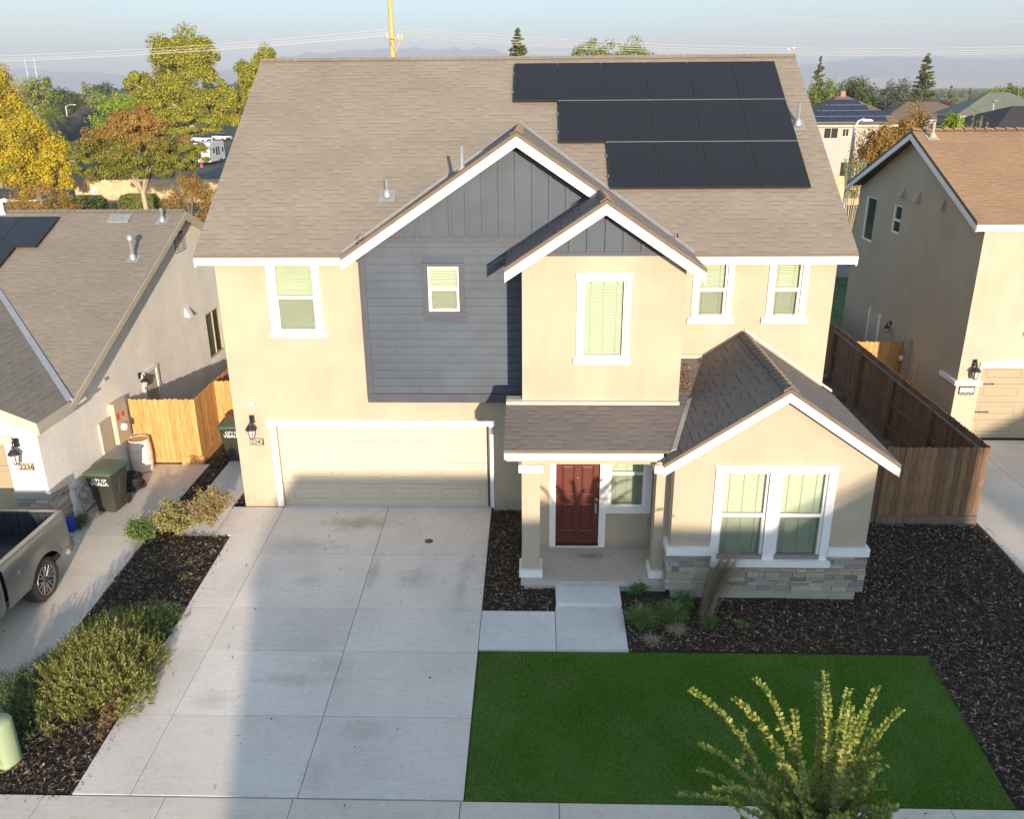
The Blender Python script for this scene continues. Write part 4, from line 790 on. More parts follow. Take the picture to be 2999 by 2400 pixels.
plumbing_vent(Q, (-10.34, 6.61, lz(6.61)), .38, slope=LS); plumbing_vent(Q, (-10.50, 4.79, lz(4.79)), .55, .05, slope=LS, cap=True)
m = MB(); m.lathe((-15.2, 7.0, lz(7.0)), [(.09, 0), (.055, .1), (.055, .3)], 12); m.tube([(-15.2, 7.0, lz(7)+.3), (-15.17, 7.0, lz(7)+.38), (-15.08, 7, lz(7)+.42), (-15., 7, lz(7)+.38)], .055, 10); m.build('roof_vent', WHITE, Q)
nl_ = Vector((0, -LS, 1)).normalized(); PL = lambda u, v, w: Vector((u, v, lz(v)))+nl_*(.05+.02*w)
m = MB(); m.hexa([PL(-11.93, 6.54, -2), PL(-11.32, 6.54, -2), PL(-11.32, 6.93, -2), PL(-11.93, 6.93, -2), PL(-11.93, 6.54, 0), PL(-11.32, 6.54, 0), PL(-11.32, 6.93, 0), PL(-11.93, 6.93, 0)])
for a in (-11.90, -11.45): m.hexa([PL(a, 6.58, 0), PL(a+.1, 6.58, 0), PL(a+.1, 6.89, 0), PL(a, 6.89, 0), PL(a, 6.58, .3), PL(a+.1, 6.58, .3), PL(a+.1, 6.89, .3), PL(a, 6.89, .3)], 1)
m.build('attic_vent', [METAL, GREYBOX], Q)
PL2 = lambda u, v, w: Vector((u, v, lz(v)))+nl_*(.085+.035*w); mk = solar(Q, PL2)
for i in range(6): mk(-13.36-1.08*(i+1)+.015, -13.36-1.08*i, 5.22, 6.70)
for i in range(5): mk(-13.93-1.08*(i+1)+.015, -13.93-1.08*i, 3.70, 5.19)

# ================================================================== RIGHT NEIGHBOUR
RH = thing('house', 'tan two-storey stucco house numbered 2250, on the right behind the brown fence', 'house', (0, 0, 0))
S2 = .413; qz = lambda y: 5.98+S2*(y-4.17); FRs = FXm(11.85); FRf = FY(4.4)
rw1 = (-12.64, -11.75, 4.19, 5.66); rw2 = (-10.22, -9.62, 4.79, 5.67)
m = MB(); m.walls(FRs, -13.4, -4.4, -.06, 5.85, [rw1, rw2]); m.face([(11.85, 13.4, 5.85), (11.85, 4.4, 5.85), (11.85, 8.99, qz(8.99)-.12)])
m.walls(FRf, 11.85, 22, -.1, 5.95, [(12.48, 17.4, -.2, 2.06)])
for q in ((12.48, -.1, 12.48, 2.06), (12.48, 2.06, 17.4, 2.06)): m.face([FRf(q[0], q[1], 0), FRf(q[2], q[3], 0), FRf(q[2], q[3], -.14), FRf(q[0], q[1], -.14)])
m.face([(22, 4.4, -.1), (22, 13.4, -.1), (22, 13.4, 6), (22, 4.4, 6)]); m.face([(11.85, 13.4, -.1), (22, 13.4, -.1), (22, 13.4, 5.9), (11.85, 13.4, 5.9)]); m.build('wall', STUC_R, RH)
roof('roof', RH, [(11.5, 4.17, 5.98), (22.4, 4.17, 5.98), (22.4, 8.99, qz(8.99)), (11.5, 8.99, qz(8.99))], (1, 0, 0), SH_R, .1)
roof('roof', RH, [(11.5, 8.99, qz(8.99)), (22.4, 8.99, qz(8.99)), (22.4, 13.81, 5.98), (11.5, 13.81, 5.98)], (1, 0, 0), SH_R, .1)
ridge_caps(RH, (11.5, 8.99, qz(8.99)+.02), (22.4, 8.99, qz(8.99)+.02), ((0, -1, -S2), (0, 1, -S2)), SH_R, w=.16, step=.30, lift=.025)
gable_fascia([(11.49, 4.17, 5.88), (11.49, 8.99, qz(8.99)-.1), (11.49, 13.81, 5.88)], .16, (-1, 0, 0), mat=WHITE, parent=RH)
boxes('fascia', WHITE, RH, [(11.5, 22.4, 4.14, 4.168, 5.74, 5.90)])
m = MB(); frq = FY(4.52); ps = [(12.62+i*1.2, 13.62+i*1.2, .08+.53*k, .36+.53*k) for i in range(4) for k in range(4)]; m.walls(frq, 12.48, 17.4, -.06, 2.06, ps)
for (p, q, r_, s_) in ps:
    for (i0, w0), (i1, w1_) in (((0, 0), (.03, -.012)), ((.03, -.012), (.07, .003))):
        A = [(p+i0, r_+i0), (q-i0, r_+i0), (q-i0, s_-i0), (p+i0, s_-i0)]; B = [(p+i1, r_+i1), (q-i1, r_+i1), (q-i1, s_-i1), (p+i1, s_-i1)]
        for k in range(4): j = (k+1) % 4; m.face([frq(*A[k], w0), frq(*A[j], w0), frq(*B[j], w1_), frq(*B[k], w1_)])
    m.face([frq(p+.07, r_+.07, .003), frq(q-.07, r_+.07, .003), frq(q-.07, s_-.07, .003), frq(p+.07, s_-.07, .003)])
for z_ in (.47, 1.0, 1.53): m.fbox(frq, 12.48, 17.4, z_, z_+.006, 0, .002, 1)
gdo = m.build('garage_door', [GDOOR_R, DARK], RH)
for z_ in (.72, 1.54):
    m = MB(); m.fbox(frq, 12.5, 12.86, z_-.015, z_+.015, .0, .02); m.hexa([frq(12.86, z_-.03, .02), frq(12.93, z_-.004, .02), frq(12.93, z_-.004, 0), frq(12.86, z_-.03, 0), frq(12.86, z_+.03, .02), frq(12.93, z_+.004, .02), frq(12.93, z_+.004, 0), frq(12.86, z_+.03, 0)]); m.build('strap_hinge', BLACK, gdo)
m = MB(); m.hexa([FRf(12.38, 2.06, .05), FRf(17.6, 2.06, .05), FRf(17.6, 2.06, 0), FRf(12.38, 2.06, 0), FRf(12.38, 2.20, .05), FRf(14.9, 2.42, .05), FRf(14.9, 2.42, 0), FRf(12.38, 2.2, 0)]); m.build('garage_header', WHITE, RH)
boxes('belt_trim', WHITE, RH, [(11.76, 12.5, 4.31, 4.398, 1.56, 1.68), (11.76, 11.848, 4.399, 5.3, 1.56, 1.68)])
coach_lamp(RH, FRf, 12.22, 1.78, 1.05); coach_lamp(RH, FRs, -9.15, 1.72, .8)
window(RH, FRs, *rw1, screen=False, blinds=False, depth=.12, gl=DGLASS); window(RH, FRs, *rw2, mid=5.2, screen=True, blinds=False, depth=.12, gl=DGLASS)
window(RH, FRf, 13.5, 14.6, 3.05, 4.5, mid=3.75, cas=(.1, .1, .1, 0), sill=(13.35, 14.75, 2.93, 3.05))
for u in (-9.73, -8.58, -6.91): hood(RH, FRs, u, 6.10 if u < -7 else 6.08, .27, STUC_R)
m = MB(); m.fbox(FRs, -7.70, -7.42, .75, 1.93, 0, .12); el = m.build('electric_panel', GREYBOX, RH); m = MB(); m.lathe((11.72, 7.66, 1.3), [(.09, 0), (.09, -.08), (0, -.1)], 14, axis='x'); m.build('meter_dial', LAMPGL, el)
m = MB(); m.fbox(FRs, -7.62, -7.52, 1.42, 1.56, .12, .124); m.build('warning_sticker', REDST, el)
m = MB(); m.fbox(FRs, -7.15, -6.75, .70, 1.56, 0, .03); m.build('utility_cover', STUC_R, RH)
m = MB(); m.fbox(FRs, -10.9, -10.1, -.05, 2.0, 0, .02); m.build('side_door', BEIGEBOX, RH); boxes('door_casing', WHITE, RH, [(11.81, 11.849, 9.98, 10.1, -.05, 2.1), (11.81, 11.849, 10.9, 11.0, -.05, 2.1)])
m = MB(); m.fbox(FRf, 11.93, 12.36, 1.30, 1.50, 0, .01, 1)
for k in range(4): m.fbox(FRf, 11.965+k*.095, 12.05+k*.095, 1.335, 1.465, .01, .02, 0)
for s in (-1, 1):
    for x0, dx in ((12.145, .0), (11.99, .05), (12.30, -.05)): m.tube([FRf(x0-.06, 1.40+s*.10, .01), FRf(x0+dx, 1.40+s*.155, .01), FRf(x0+.06, 1.40+s*.10, .01)], .008, 5, 1)
pq = m.build('number_plaque', [WHITE, BLACK], RH)
for k, ch in enumerate('2250'): text_mesh(ch, .12, (11.98+k*.095, 4.375, 1.36), (1, 0, 0), (0, 0, 1), BLKL, 'numerals', pq, .001)
plumbing_vent(RH, (11.94, 8.51, qz(8.51)), .42, slope=S2, mat=STUC_R)
m = MB(); m.tube([FRs(-5.9, .62, 0), FRs(-5.9, .62, .08), FRs(-5.7, .60, .12)], .02, 8); m.build('hose_bib', WHITE, RH)

# ================================================================== FENCES
def board_run(m, p0, p1, z0, z1, face, seed, bw=.14, th=.016, zf=None, dog=.03):
    """dog-eared boards from p0 to p1 (xy); face = unit xy normal the boards look along"""
    r = random.Random(seed); p0, p1 = Vector((*p0, 0)), Vector((*p1, 0)); n = max(1, round((p1-p0).length/bw)); d = (p1-p0)/n; nf = Vector((*face, 0)); t = nf*th
    for i in range(n):
        a = p0+d*(i+.018); b = p0+d*(i+.982); o = nf*r.uniform(-.003, .003); zt = z1+r.uniform(-.012, .012); zb = z0+(zf(i/n) if zf else 0); c = d.normalized()*dog
        zt += zf(i/n) if zf else 0; up = lambda p, z: Vector((p.x, p.y, z))
        P = [up(a+o, zb), up(b+o, zb), up(b+o, zt-dog), up(b+o-c, zt), up(a+o+c, zt), up(a+o, zt-dog)]
        m.prism(P if d.cross(nf).z < 0 else list(reversed(P)), -t)
G1 = thing('wooden_gate', 'honey-coloured cedar gate and fence panels between the cream house and the bins', 'gate', (0, 0, 0))
m = MB(); board_run(m, (-10.18, 2.5), (-8.98, 2.5), -.02, 1.77, (0, -1), 1); m.build('gate_boards', CEDAR, G1)
m = MB(); board_run(m, (-8.98, 2.5), (-8.42, 2.5), .16, 1.77, (0, -1), 2); m.build('fixed_boards', CEDAR, G1)
m = MB(); board_run(m, (-8.42, 2.5), (-8.45, 4.0), .16, 1.77, (1, 0), 3); m.build('return_boards', CEDAR, G1)
m = MB(); board_run(m, (-8.45, 4.0), (-6.47, 4.0), .16, 1.77, (0, -1), 4); m.build('fixed_boards', CEDAR, G1)
boxes('kick_board', CEDAR, G1, [(-8.98, -8.42, 2.49, 2.53, -.06, .155), (-8.44, -8.40, 2.53, 4.0, -.06, .155), (-8.40, -6.47, 3.99, 4.03, -.06, .155)])
boxes('post', CEDAR, G1, [(-8.53, -8.44, 2.54, 2.63, -.1, 1.70), (-8.55, -8.46, 4.03, 4.12, -.1, 1.70)]); boxes('rail', CEDAR, G1, [(-10.18, -8.46, 2.52, 2.56, 1.35, 1.43), (-10.18, -8.46, 2.52, 2.56, .35, .43)])
G2 = thing('wooden_fence', 'cedar boundary fence running back behind the honey-coloured gate', 'fence', (0, 0, 0))
m = MB(); board_run(m, (-8.45, 4.1), (-8.45, 15.8), .0, 1.75, (1, 0), 5, bw=.15); m.build('fence_boards', CEDAR, G2)
for k in range(6): boxes('post', CEDAR, G2, [(-8.56, -8.47, 4.2+k*2.2, 4.29+k*2.2, -.1, 1.70)])
G3 = thing('wooden_fence', 'long weathered brown fence with dark posts between the main house and the tan house', 'fence', (0, 0, 0))
m = MB(); board_run(m, (10.30, -.52), (10.30, 9.6), .16, 1.80, (-1, 0), 6, bw=.14); m.build('fence_boards', OLDWOOD, G3)
m = MB(); board_run(m, (10.30, 9.62), (10.22, 15.6), .10, 1.78, (-1, 0), 7, bw=.15); m.build('fence_boards', OLDWOOD, G3)
for k in range(5): boxes('post', OLDWOOD, G3, [(10.18, 10.275, -.30+k*2.46, -.20+k*2.46, -.15, 1.66)])
boxes('rail', GREYWOOD, G3, [(10.235, 10.283, -.45, 9.6, 1.60, 1.645), ]); boxes('rail', OLDWOOD2, G3, [(10.245, 10.282, -.45, 9.6, .88, .97), (10.245, 10.282, -.45, 9.6, .20, .29)])
boxes('kick_board', OLDWOOD2, G3, [(10.285, 10.325, -.5, 9.6, -.12, .155)])
G4 = thing('wooden_fence', 'dark brown fence panel facing the street beside the bay window', 'fence', (0, 0, 0))
m = MB(); board_run(m, (8.08, -.55), (10.29, -.55), .14, 1.80, (0, -1), 8, bw=.138); m.build('fence_boards', OLDWOOD, G4)
m = MB(); board_run(m, (6.70, -.50), (8.06, -.50), .14, 1.79, (0, -1), 9, bw=.138); m.build('gate_boards', OLDWOOD, G4)
boxes('kick_board', OLDWOOD2, G4, [(8.05, 10.30, -.575, -.535, -.12, .135), (6.70, 8.03, -.525, -.49, -.12, .135)])
boxes('post', OLDWOOD, G4, [(10.18, 10.28, -.53, -.43, -.15, 1.72)])
G5 = thing('wooden_gate', 'orange cedar gate between the long brown fence and the tan house', 'gate', (0, 0, 0))
m = MB(); board_run(m, (10.34, 7.9), (11.83, 7.9), .0, 1.77, (0, -1), 10); m.build('gate_boards', CEDAR, G5); boxes('rail', CEDAR, G5, [(10.34, 11.83, 7.92, 7.96, .3, .38), (10.34, 11.83, 7.92, 7.96, 1.35, 1.43)])
for k, (y_, w_) in enumerate(((9.4, .55), (7.55, .42))):
    m = MB(); m.box(10.18-w_, 10.17, y_-.02, y_+.02, -.1, .10); m.build('timber_edging', OLDWOOD2, label='short timber edging board laid across the gravel, %s one' % ('farther' if k == 0 else 'nearer'), category='board', group='timber edging in the side yard')

# ================================================================== BINS, BARREL, POT
def bin_(label, loc, rz, text=True, group='wheeled city bins'):
    t = thing('wheeled_bin', label, 'bin', loc, rz, group); m = MB()
    def ring(z, w, d0, d1, r=.05):
        pts = []
        for cx, cy, a0 in ((w-r, d0+r, -90), (w-r, d1-r, 0), (-w+r, d1-r, 90), (-w+r, d0+r, 180)):
            for k in range(4): a = R(a0+k*30); pts.append((cx+r*math.cos(a), cy+r*math.sin(a), z))
        return pts+[pts[0]]
    prof = [(0, .21, -.22, .24), (.03, .225, -.235, .26), (.62, .275, -.30, .33), (.64, .285, -.325, .34), (.95, .315, -.36, .37), (.97, .335, -.38, .39), (1.0, .335, -.38, .39)]
    m.grid([ring(*p) for p in prof]); m.face(list(reversed(ring(*prof[0])[:-1]))); m.face(ring(.985, .32, -.36, .38)[:-1])
    # moulded ribs and side pocket
    for s in (-1, 1): m.box(s*.30-.012, s*.30+.012, -.05, .12, .45, .9)
    m.build('body', BINGREEN, t)
    m = MB(); m.grid([ring(z, w, a, b, .07) for z, w, a, b in ((1.0, .34, -.40, .39), (1.035, .355, -.415, .40), (1.05, .345, -.40, .40), (1.085, .29, -.30, .38), (1.10, .24, -.2, .36))]); m.face(ring(1.10, .24, -.2, .36, .07)[:-1]); lid = m.build('lid', LIDGREEN, t)
    m = MB(); m.tube([(-.3, .43, 1.0), (.3, .43, 1.0)], .018, 8); m.box(-.32, -.29, .36, .45, .97, 1.03); m.box(.29, .32, .36, .45, .97, 1.03); m.build('handle', LIDGREEN, t)
    for s in (-1, 1):
        m = MB(); m.tube([(s*.20, .30, .12), (s*.26, .30, .12)], .125, 16); m.build('wheel', RUBBER, t)
    if text:
        for tx, s_, z_, x_ in (('CITY OF', .098, .845, -.155), ('VISALIA', .128, .735, -.20)): text_mesh(tx, s_, (x_, -.325-.113*(z_-.64)-.006, z_), (1, 0, 0), (0, -.112, .994), LETTER, 'lettering', t, .001)
    for z_, s_ in ((0, .035), (.045, .035)): text_mesh('CITY OF VISALIA' if z_ == 0 else 'REFUSE ONLY', s_, (-.02, -.02+z_, 1.104), (1, 0, 0), (0, 1, 0), LETTER, 'lid_lettering', t, .001) if False else None
    return t
bin_('green wheeled city bin with white lettering standing alone on the left driveway', (-9.66, -.02, -.06), R(-6))
bin_('green wheeled city bin with white lettering half hidden by the corner of the beige house', (-7.60, 2.86, -.04), R(4))
bin_('green wheeled bin mostly hidden behind the brown fence by the tan house', (10.72, 1.15, -.06), R(10), False)
bin_('grey-lidded wheeled bin showing just its lid above the long brown fence', (10.95, 3.1, -.06), R(10), False)
t = thing('barrel', 'white plastic barrel with a rusty top beside the cedar gate', 'barrel', (-9.86, 2.14, -.06))
m = MB(); m.lathe((0, 0, 0), [(0, 0), (.24, 0), (.255, .02), (.27, .25), (.275, .3), (.268, .31), (.275, .32), (.28, .45), (.275, .58), (.268, .6), (.275, .61), (.27, .68), (.25, .85), (.25, .88), (.235, .88), (.235, .865)], 28); m.build('shell', BARREL, t)
m = MB(); m.lathe((0, 0, 0), [(.236, .865), (.1, .87), (0, .868)], 24); m.build('lid', BARTOP, t)
t = thing('hose_pot', 'black pot holding a coiled black hose between the bin and the barrel', 'pot', (-9.66, 1.05, -.06))
m = MB(); m.lathe((0, 0, 0), [(0, 0), (.22, 0), (.25, .05), (.27, .3), (.29, .32), (.27, .33), (.24, .30), (.20, .1), (0, .1)], 22); m.build('pot', RUBBER, t)
m = MB(); pts = [(math.cos(a*.5)*(.21-.0012*a), math.sin(a*.5)*(.21-.0012*a), .16+.0045*a) for a in range(60)]; m.tube(pts, .022, 7); pts = [(math.cos(a*.5)*.30, math.sin(a*.5)*.30, .03+.003*a) for a in range(38)]; m.tube(pts, .022, 7); m.build('hose', BLACK, t)
t = thing('utility_pedestal', 'pale green plastic utility pedestal standing in the mulch at the lower left edge', 'pedestal', (-7.70, -7.74, -.45))
m = MB(); m.lathe((0, 0, 0), [(.205, -.05), (.205, .02), (.19, .06), (.19, .72), (.185, .76), (.16, .80), (.08, .83), (0, .835)], 32); m.build('shell', PEDG, t)
m = MB(); m.box(-.03, .03, -.20, -.188, .12, .2); m.build('latch', GREYBOX, t)
m = MB(); m.lathe((-1.95, -1.48, dz(-1.48)+.002), [(.095, 0.), (.09, .004), (0, .003)], 20); dr_ = m.build('drain_cover', BIRCH); dr_['label'] = 'small round rusty cleanout cover set in the driveway'; dr_['category'] = 'drain cover'
m = MB(); m.hexa([(-10.12, -1.2, -.06), (-9.98, -1.22, -.06), (-9.98, -1.02, -.06), (-10.12, -1., -.06), (-10.15, -1.25, .26), (-10.0, -1.28, .26), (-10.0, -1.05, .24), (-10.15, -1.02, .24)]); o = m.build('bucket', BLUEP); o['label'] = 'small bright blue container behind the grey pickup'; o['category'] = 'container'

# ================================================================== PICKUP
T = thing('pickup_truck', 'grey pickup truck with an open black-lined bed parked on the left driveway', 'truck', (-10.22, -3.62, -.21))
# local: x left-right (right side +1.0), y from tail (+1.05) to nose (-4.7), wheel axle at y=0
def arch(y, yc=0., r=.56): d = abs(y-yc); return .42+math.sqrt(max(r*r-d*d, 0)) if d < r else 0
def side(m, s, y0, y1, ztop, archs, zb=.52, n=60, mi=0):
    P = []
    for i in range(n+1):
        y = y0+(y1-y0)*i/n; a = max([arch(y, c) for c in archs]+[0]); lo = max(zb, a); row = []
        for t in (0, .12, .3, .5, .7, .86, .95, 1.):
            z = lo+(ztop-lo)*t; h = (z-.5)/(ztop-.5); x = 1.0+.035*math.sin(min(max(h, 0), 1)*math.pi*.9)-(.05 if t == 1 else .012 if t > .9 else 0)-(.03 if z < .6 else 0)
            fl = .035 if a and z < a+.09 and lo > zb else 0
            endt = max(0, 1-abs(y-max(y0, y1))/.12); x -= .05*endt**2
            row.append((s*(x+fl), y, z))
        P.append(row)
    m.grid(P if s*(y1-y0) > 0 else list(reversed(P)), mi)
    return P
m = MB()
for s in (1, -1):
    side(m, s, -1.22, 1.02, 1.42, [0.])
    m.box(min(s*.86, s*.97), max(s*.86, s*.97), -1.22, 1.0, 1.385, 1.43)      # rail cap
m.hexa([(-.96, 1.0, .62), (.96, 1.0, .62), (.96, 1.045, .62), (-.96, 1.045, .62), (-.93, .97, 1.42), (.93, .97, 1.42), (.93, 1.03, 1.42), (-.93, 1.03, 1.42)])
m.build('bed_sides', TRUCKP, T)
m = MB()
for k in range(20): x = -.80+k*.084; m.box(x, x+.042, -1.2, .97, .86, .875)
m.box(-.86, .86, -1.22, .97, .80, .86)
for s in (1, -1): m.box(min(s*.84, s*.88), max(s*.84, s*.88), -1.22, .97, .86, 1.39); m.box(min(s*.6, s*.84), max(s*.6, s*.84), -.45, .45, .86, 1.08)
m.box(-.86, .86, -1.22, -1.19, .86, 1.39)
for k in range(11): x = -.78+k*.15; m.box(x, x+.06, .935, .955, .88, 1.38)
m.box(-.86, .86, .955, .97, .86, 1.40); m.build('bed_liner', BEDL, T)
for s in (1, -1):
    m = MB(); m.hexa([(s*.985, .90, .95), (s*1.0, 1.0, .95), (s*.94, 1.02, .95), (s*.94, .9, .95), (s*.985, .93, 1.33), (s*.98, 1.01, 1.33), (s*.92, 1.02, 1.33), (s*.92, .93, 1.33)]); m.build('tail_light', TAIL, T)
m = MB(); m.box(-.95, .95, 1.04, 1.20, .50, .66); m.tube([(.95, 1.04, .58), (1.0, .92, .58), (1.01, .80, .58)], .07, 8); m.tube([(-.95, 1.04, .58), (-1.0, .92, .58), (-1.01, .80, .58)], .07, 8); m.build('bumper', basic('grey_bumper', (.20, .19, .17), .5, .1, 6.), T)
m = MB()   # cab + hood (mostly outside the frame)
for s in (1, -1):
    side(m, s, -3.35, -1.25, 1.36, []); side(m, s, -4.72, -3.37, 1.22, [-3.86])
C1 = [(-.99, -1.25, 1.36), (-.74, -1.42, 1.86), (.74, -1.42, 1.86), (.99, -1.25, 1.36)]
C2 = [(-.97, -3.3, 1.36), (-.72, -2.75, 1.88), (.72, -2.75, 1.88), (.97, -3.3, 1.36)]
m.face([C1[1], C1[2], C2[2], C2[1]]); m.hexa([(-.96, -4.72, 1.0), (.96, -4.72, 1.0), (.96, -3.3, 1.1), (-.96, -3.3, 1.1), (-.9, -4.7, 1.2), (.9, -4.7, 1.2), (.92, -3.3, 1.36), (-.92, -3.3, 1.36)])
m.box(-.96, .96, -4.76, -4.72, .55, 1.0); m.face([(-.97, -1.25, .6), (.97, -1.25, .6), (.97, -1.25, 1.4), (-.97, -1.25, 1.4)])
for s in (1, -1):
    for (a, b) in (((s*.99, -1.25, 1.36), (s*.74, -1.42, 1.86)), ((s*.97, -3.3, 1.36), (s*.72, -2.75, 1.88)), ((s*.985, -2.25, 1.36), (s*.73, -2.1, 1.87))): m.tube([a, b], .04, 6)
m.build('cab', TRUCKP, T)
m = MB(); k = .01
m.face([C1[0], C1[3], C1[2], C1[1]]); m.face([C2[1], C2[2], C2[3], C2[0]])
for s in (1, -1): m.face([(s*.985, -1.28, 1.36), (s*.965, -3.26, 1.36), (s*.725, -2.76, 1.86), (s*.735, -1.43, 1.85)])
m.build('cab_windows', basic('dark_cab_glass', (.02, .025, .028), .08, .05, 3., spec=.6), T)
m = MB(); m.box(-.8, .8, -4.6, 1.0, .42, .55); m.build('chassis', BLACK, T)
for s in (1, -1):
    for yc in (0., -3.86):
        m = MB(); cx = s*.84; pr = [(.30, -.145), (.39, -.15), (.42, -.12), (.425, 0), (.42, .12), (.39, .15), (.30, .145), (.285, .10)]
        m.lathe((cx, yc, .42), [(r_, s*h_) for r_, h_ in pr], 40, axis='x')
        for k in range(40):
            a = k*math.pi/20
            for sg in (-1, 1):
                a2 = a+(.035 if sg > 0 else 0); c_, s_ = math.cos(a2), math.sin(a2); t_ = Vector((0, -s_, c_)); rdir = Vector((0, c_, s_)); o = Vector((cx+s*sg*.075, yc, .42))+rdir*.425
                m.hexa([o+Vector((-.06, 0, 0))-t_*.02, o+Vector((.06, 0, 0))-t_*.02, o+Vector((.06, 0, 0))+t_*.02, o+Vector((-.06, 0, 0))+t_*.02]+[q+rdir*.014 for q in (o+Vector((-.06, 0, 0))-t_*.02, o+Vector((.06, 0, 0))-t_*.02, o+Vector((.06, 0, 0))+t_*.02, o+Vector((-.06, 0, 0))+t_*.02)])
        ty = m.build('wheel', TYRE, T)
        m = MB(); m.lathe((cx, yc, .42), [(.295, s*.13), (.285, s*.15), (.27, s*.14), (.265, s*.02), (0, s*.02)], 36, axis='x', mi=1)
        for k in range(8):
            a = k*math.pi/4
            for da in (-.19, .19):
                p0 = Vector((cx+s*.12, yc+.06*math.cos(a), .42+.06*math.sin(a))); p1 = Vector((cx+s*.145, yc+.27*math.cos(a+da), .42+.27*math.sin(a+da))); m.tube([p0, p1], [.022, .014], 5)
        m.lathe((cx, yc, .42), [(.30, s*.135), (.302, s*.155), (.283, s*.155), (.28, s*.13)], 36, axis='x'); m.lathe((cx, yc, .42), [(.06, s*.1), (.055, s*.16), (0, s*.165)], 16, axis='x', mi=1)
        m.build('rim', [CHROME, BLACK], ty)
m = MB(); m.lathe((1.034, -.78, 1.03), [(.085, 0), (.083, .004), (0, .004)], 24, axis='x'); m.build('fuel_flap', TRUCKP, T)

# ================================================================== PLANTS BY THE HOUSE
def shoots(name, label, c, rx, ry, hgt, nsh, mat, seed, slen=.32, nneed=22, nsize=.042, lean=.75, group=None, cat='shrub', spread=.03, aspect=.32, stemmat=None, root=None, part='foliage'):
    g = np.random.default_rng(seed); a = g.uniform(0, 2*np.pi, nsh); r = np.sqrt(g.uniform(0, 1, nsh))
    irr = 1+.22*np.sin(3*a+seed)+.14*np.sin(7*a+seed*2)
    px, py = rx*r*np.cos(a)*irr, ry*r*np.sin(a)*irr; z0 = hgt*(1-.75*r**2.2)*g.uniform(.55, 1.05, nsh)
    D = np.stack([lean*r*np.cos(a)+g.normal(0, .22, nsh), lean*r*np.sin(a)+g.normal(0, .22, nsh), np.full(nsh, 1.)+g.uniform(-.35, .25, nsh)], 1); D /= np.linalg.norm(D, axis=1)[:, None]
    Ls = slen*g.uniform(.6, 1.3, nsh); tip = np.stack([px, py, z0], 1); base = tip-D*Ls[:, None]
    t = np.tile(np.linspace(.08, 1, nneed), nsh); B = np.repeat(base, nneed, 0); DD = np.repeat(D, nneed, 0); LL = np.repeat(Ls, nneed)
    off = g.normal(0, 1, (len(t), 3)); off -= (off*DD).sum(1)[:, None]*DD; off /= np.linalg.norm(off, axis=1)[:, None]
    P = B+DD*(t*LL)[:, None]+off*(spread*(1.15-t*.6))[:, None]
    # needles point along the shoot and outwards
    ax = DD*.8+off*.6; ax /= np.linalg.norm(ax, axis=1)[:, None]; sd_ = np.cross(ax, off); s = (nsize*g.uniform(.7, 1.3, len(t)))[:, None]
    V = np.stack([P-ax*s*.5, P+sd_*s*aspect*.5, P+ax*s*.5, P-sd_*s*aspect*.5], 1).reshape(-1, 3)
    V[:, 2] = np.maximum(V[:, 2], .01)
    if root is None: root = thing(name, label, cat, c, group=group)
    npmesh(part, V, np.arange(len(V)).reshape(-1, 4), mat, root)
    m = MB(); gr = random.Random(seed)
    for k in range(min(60, nsh//6)):
        q = tip[k]; m.tube([(q[0]*.25, q[1]*.25, 0), (q[0]*.7, q[1]*.7, q[2]*.45), tuple(q-D[k]*Ls[k]*.3)], [.014, .009, .004], 4)
    m.build('stems', BARK, root); return root
ROSE = island('rosemary_needles', [(0, (.08, .11, .018)), (.45, (.18, .19, .035)), (.8, (.28, .26, .06)), (1, (.38, .32, .10))], .7, .15)
ROSE2 = island('rosemary_dark_needles', [(0, (.035, .075, .02)), (.6, (.07, .12, .03)), (1, (.13, .17, .05))], .7, .15)
shoots('rosemary_bush', 'large olive-green rosemary bush sprawling beside the driveway', (-7.15, -5.75, -.33), 1.12, 1.5, .9, 1500, ROSE, 3, slen=.5, spread=.034, nneed=34, nsize=.05, aspect=.36, group='rosemary bushes')
shoots('', '', None, .95, 1.35, 1.08, 240, ROSE, 13, slen=.62, spread=.028, nneed=44, nsize=.046, aspect=.34, lean=.5, root=bpy.data.objects['rosemary_bush'], part='upright_shoots')
shoots('rosemary_bush', 'deeper green rosemary bush against the left driveway, behind the green pedestal', (-8.15, -6.55, -.37), .75, 1.2, .62, 1000, ROSE2, 4, slen=.42, group='rosemary bushes')
shoots('rosemary_bush', 'small dark green rosemary bush at the far end of the planting strip clump', (-6.95, -4.55, -.26), .75, .6, .55, 800, ROSE2, 5, slen=.4, group='rosemary bushes')
shoots('dry_shrub', 'brownish dried clump poking out of the rosemary beside the driveway', (-6.50, -6.5, -.36), .22, .75, .34, 260, island('dry_needles', [(0, (.16, .10, .035)), (1, (.30, .20, .08))], .8, .1), 6)
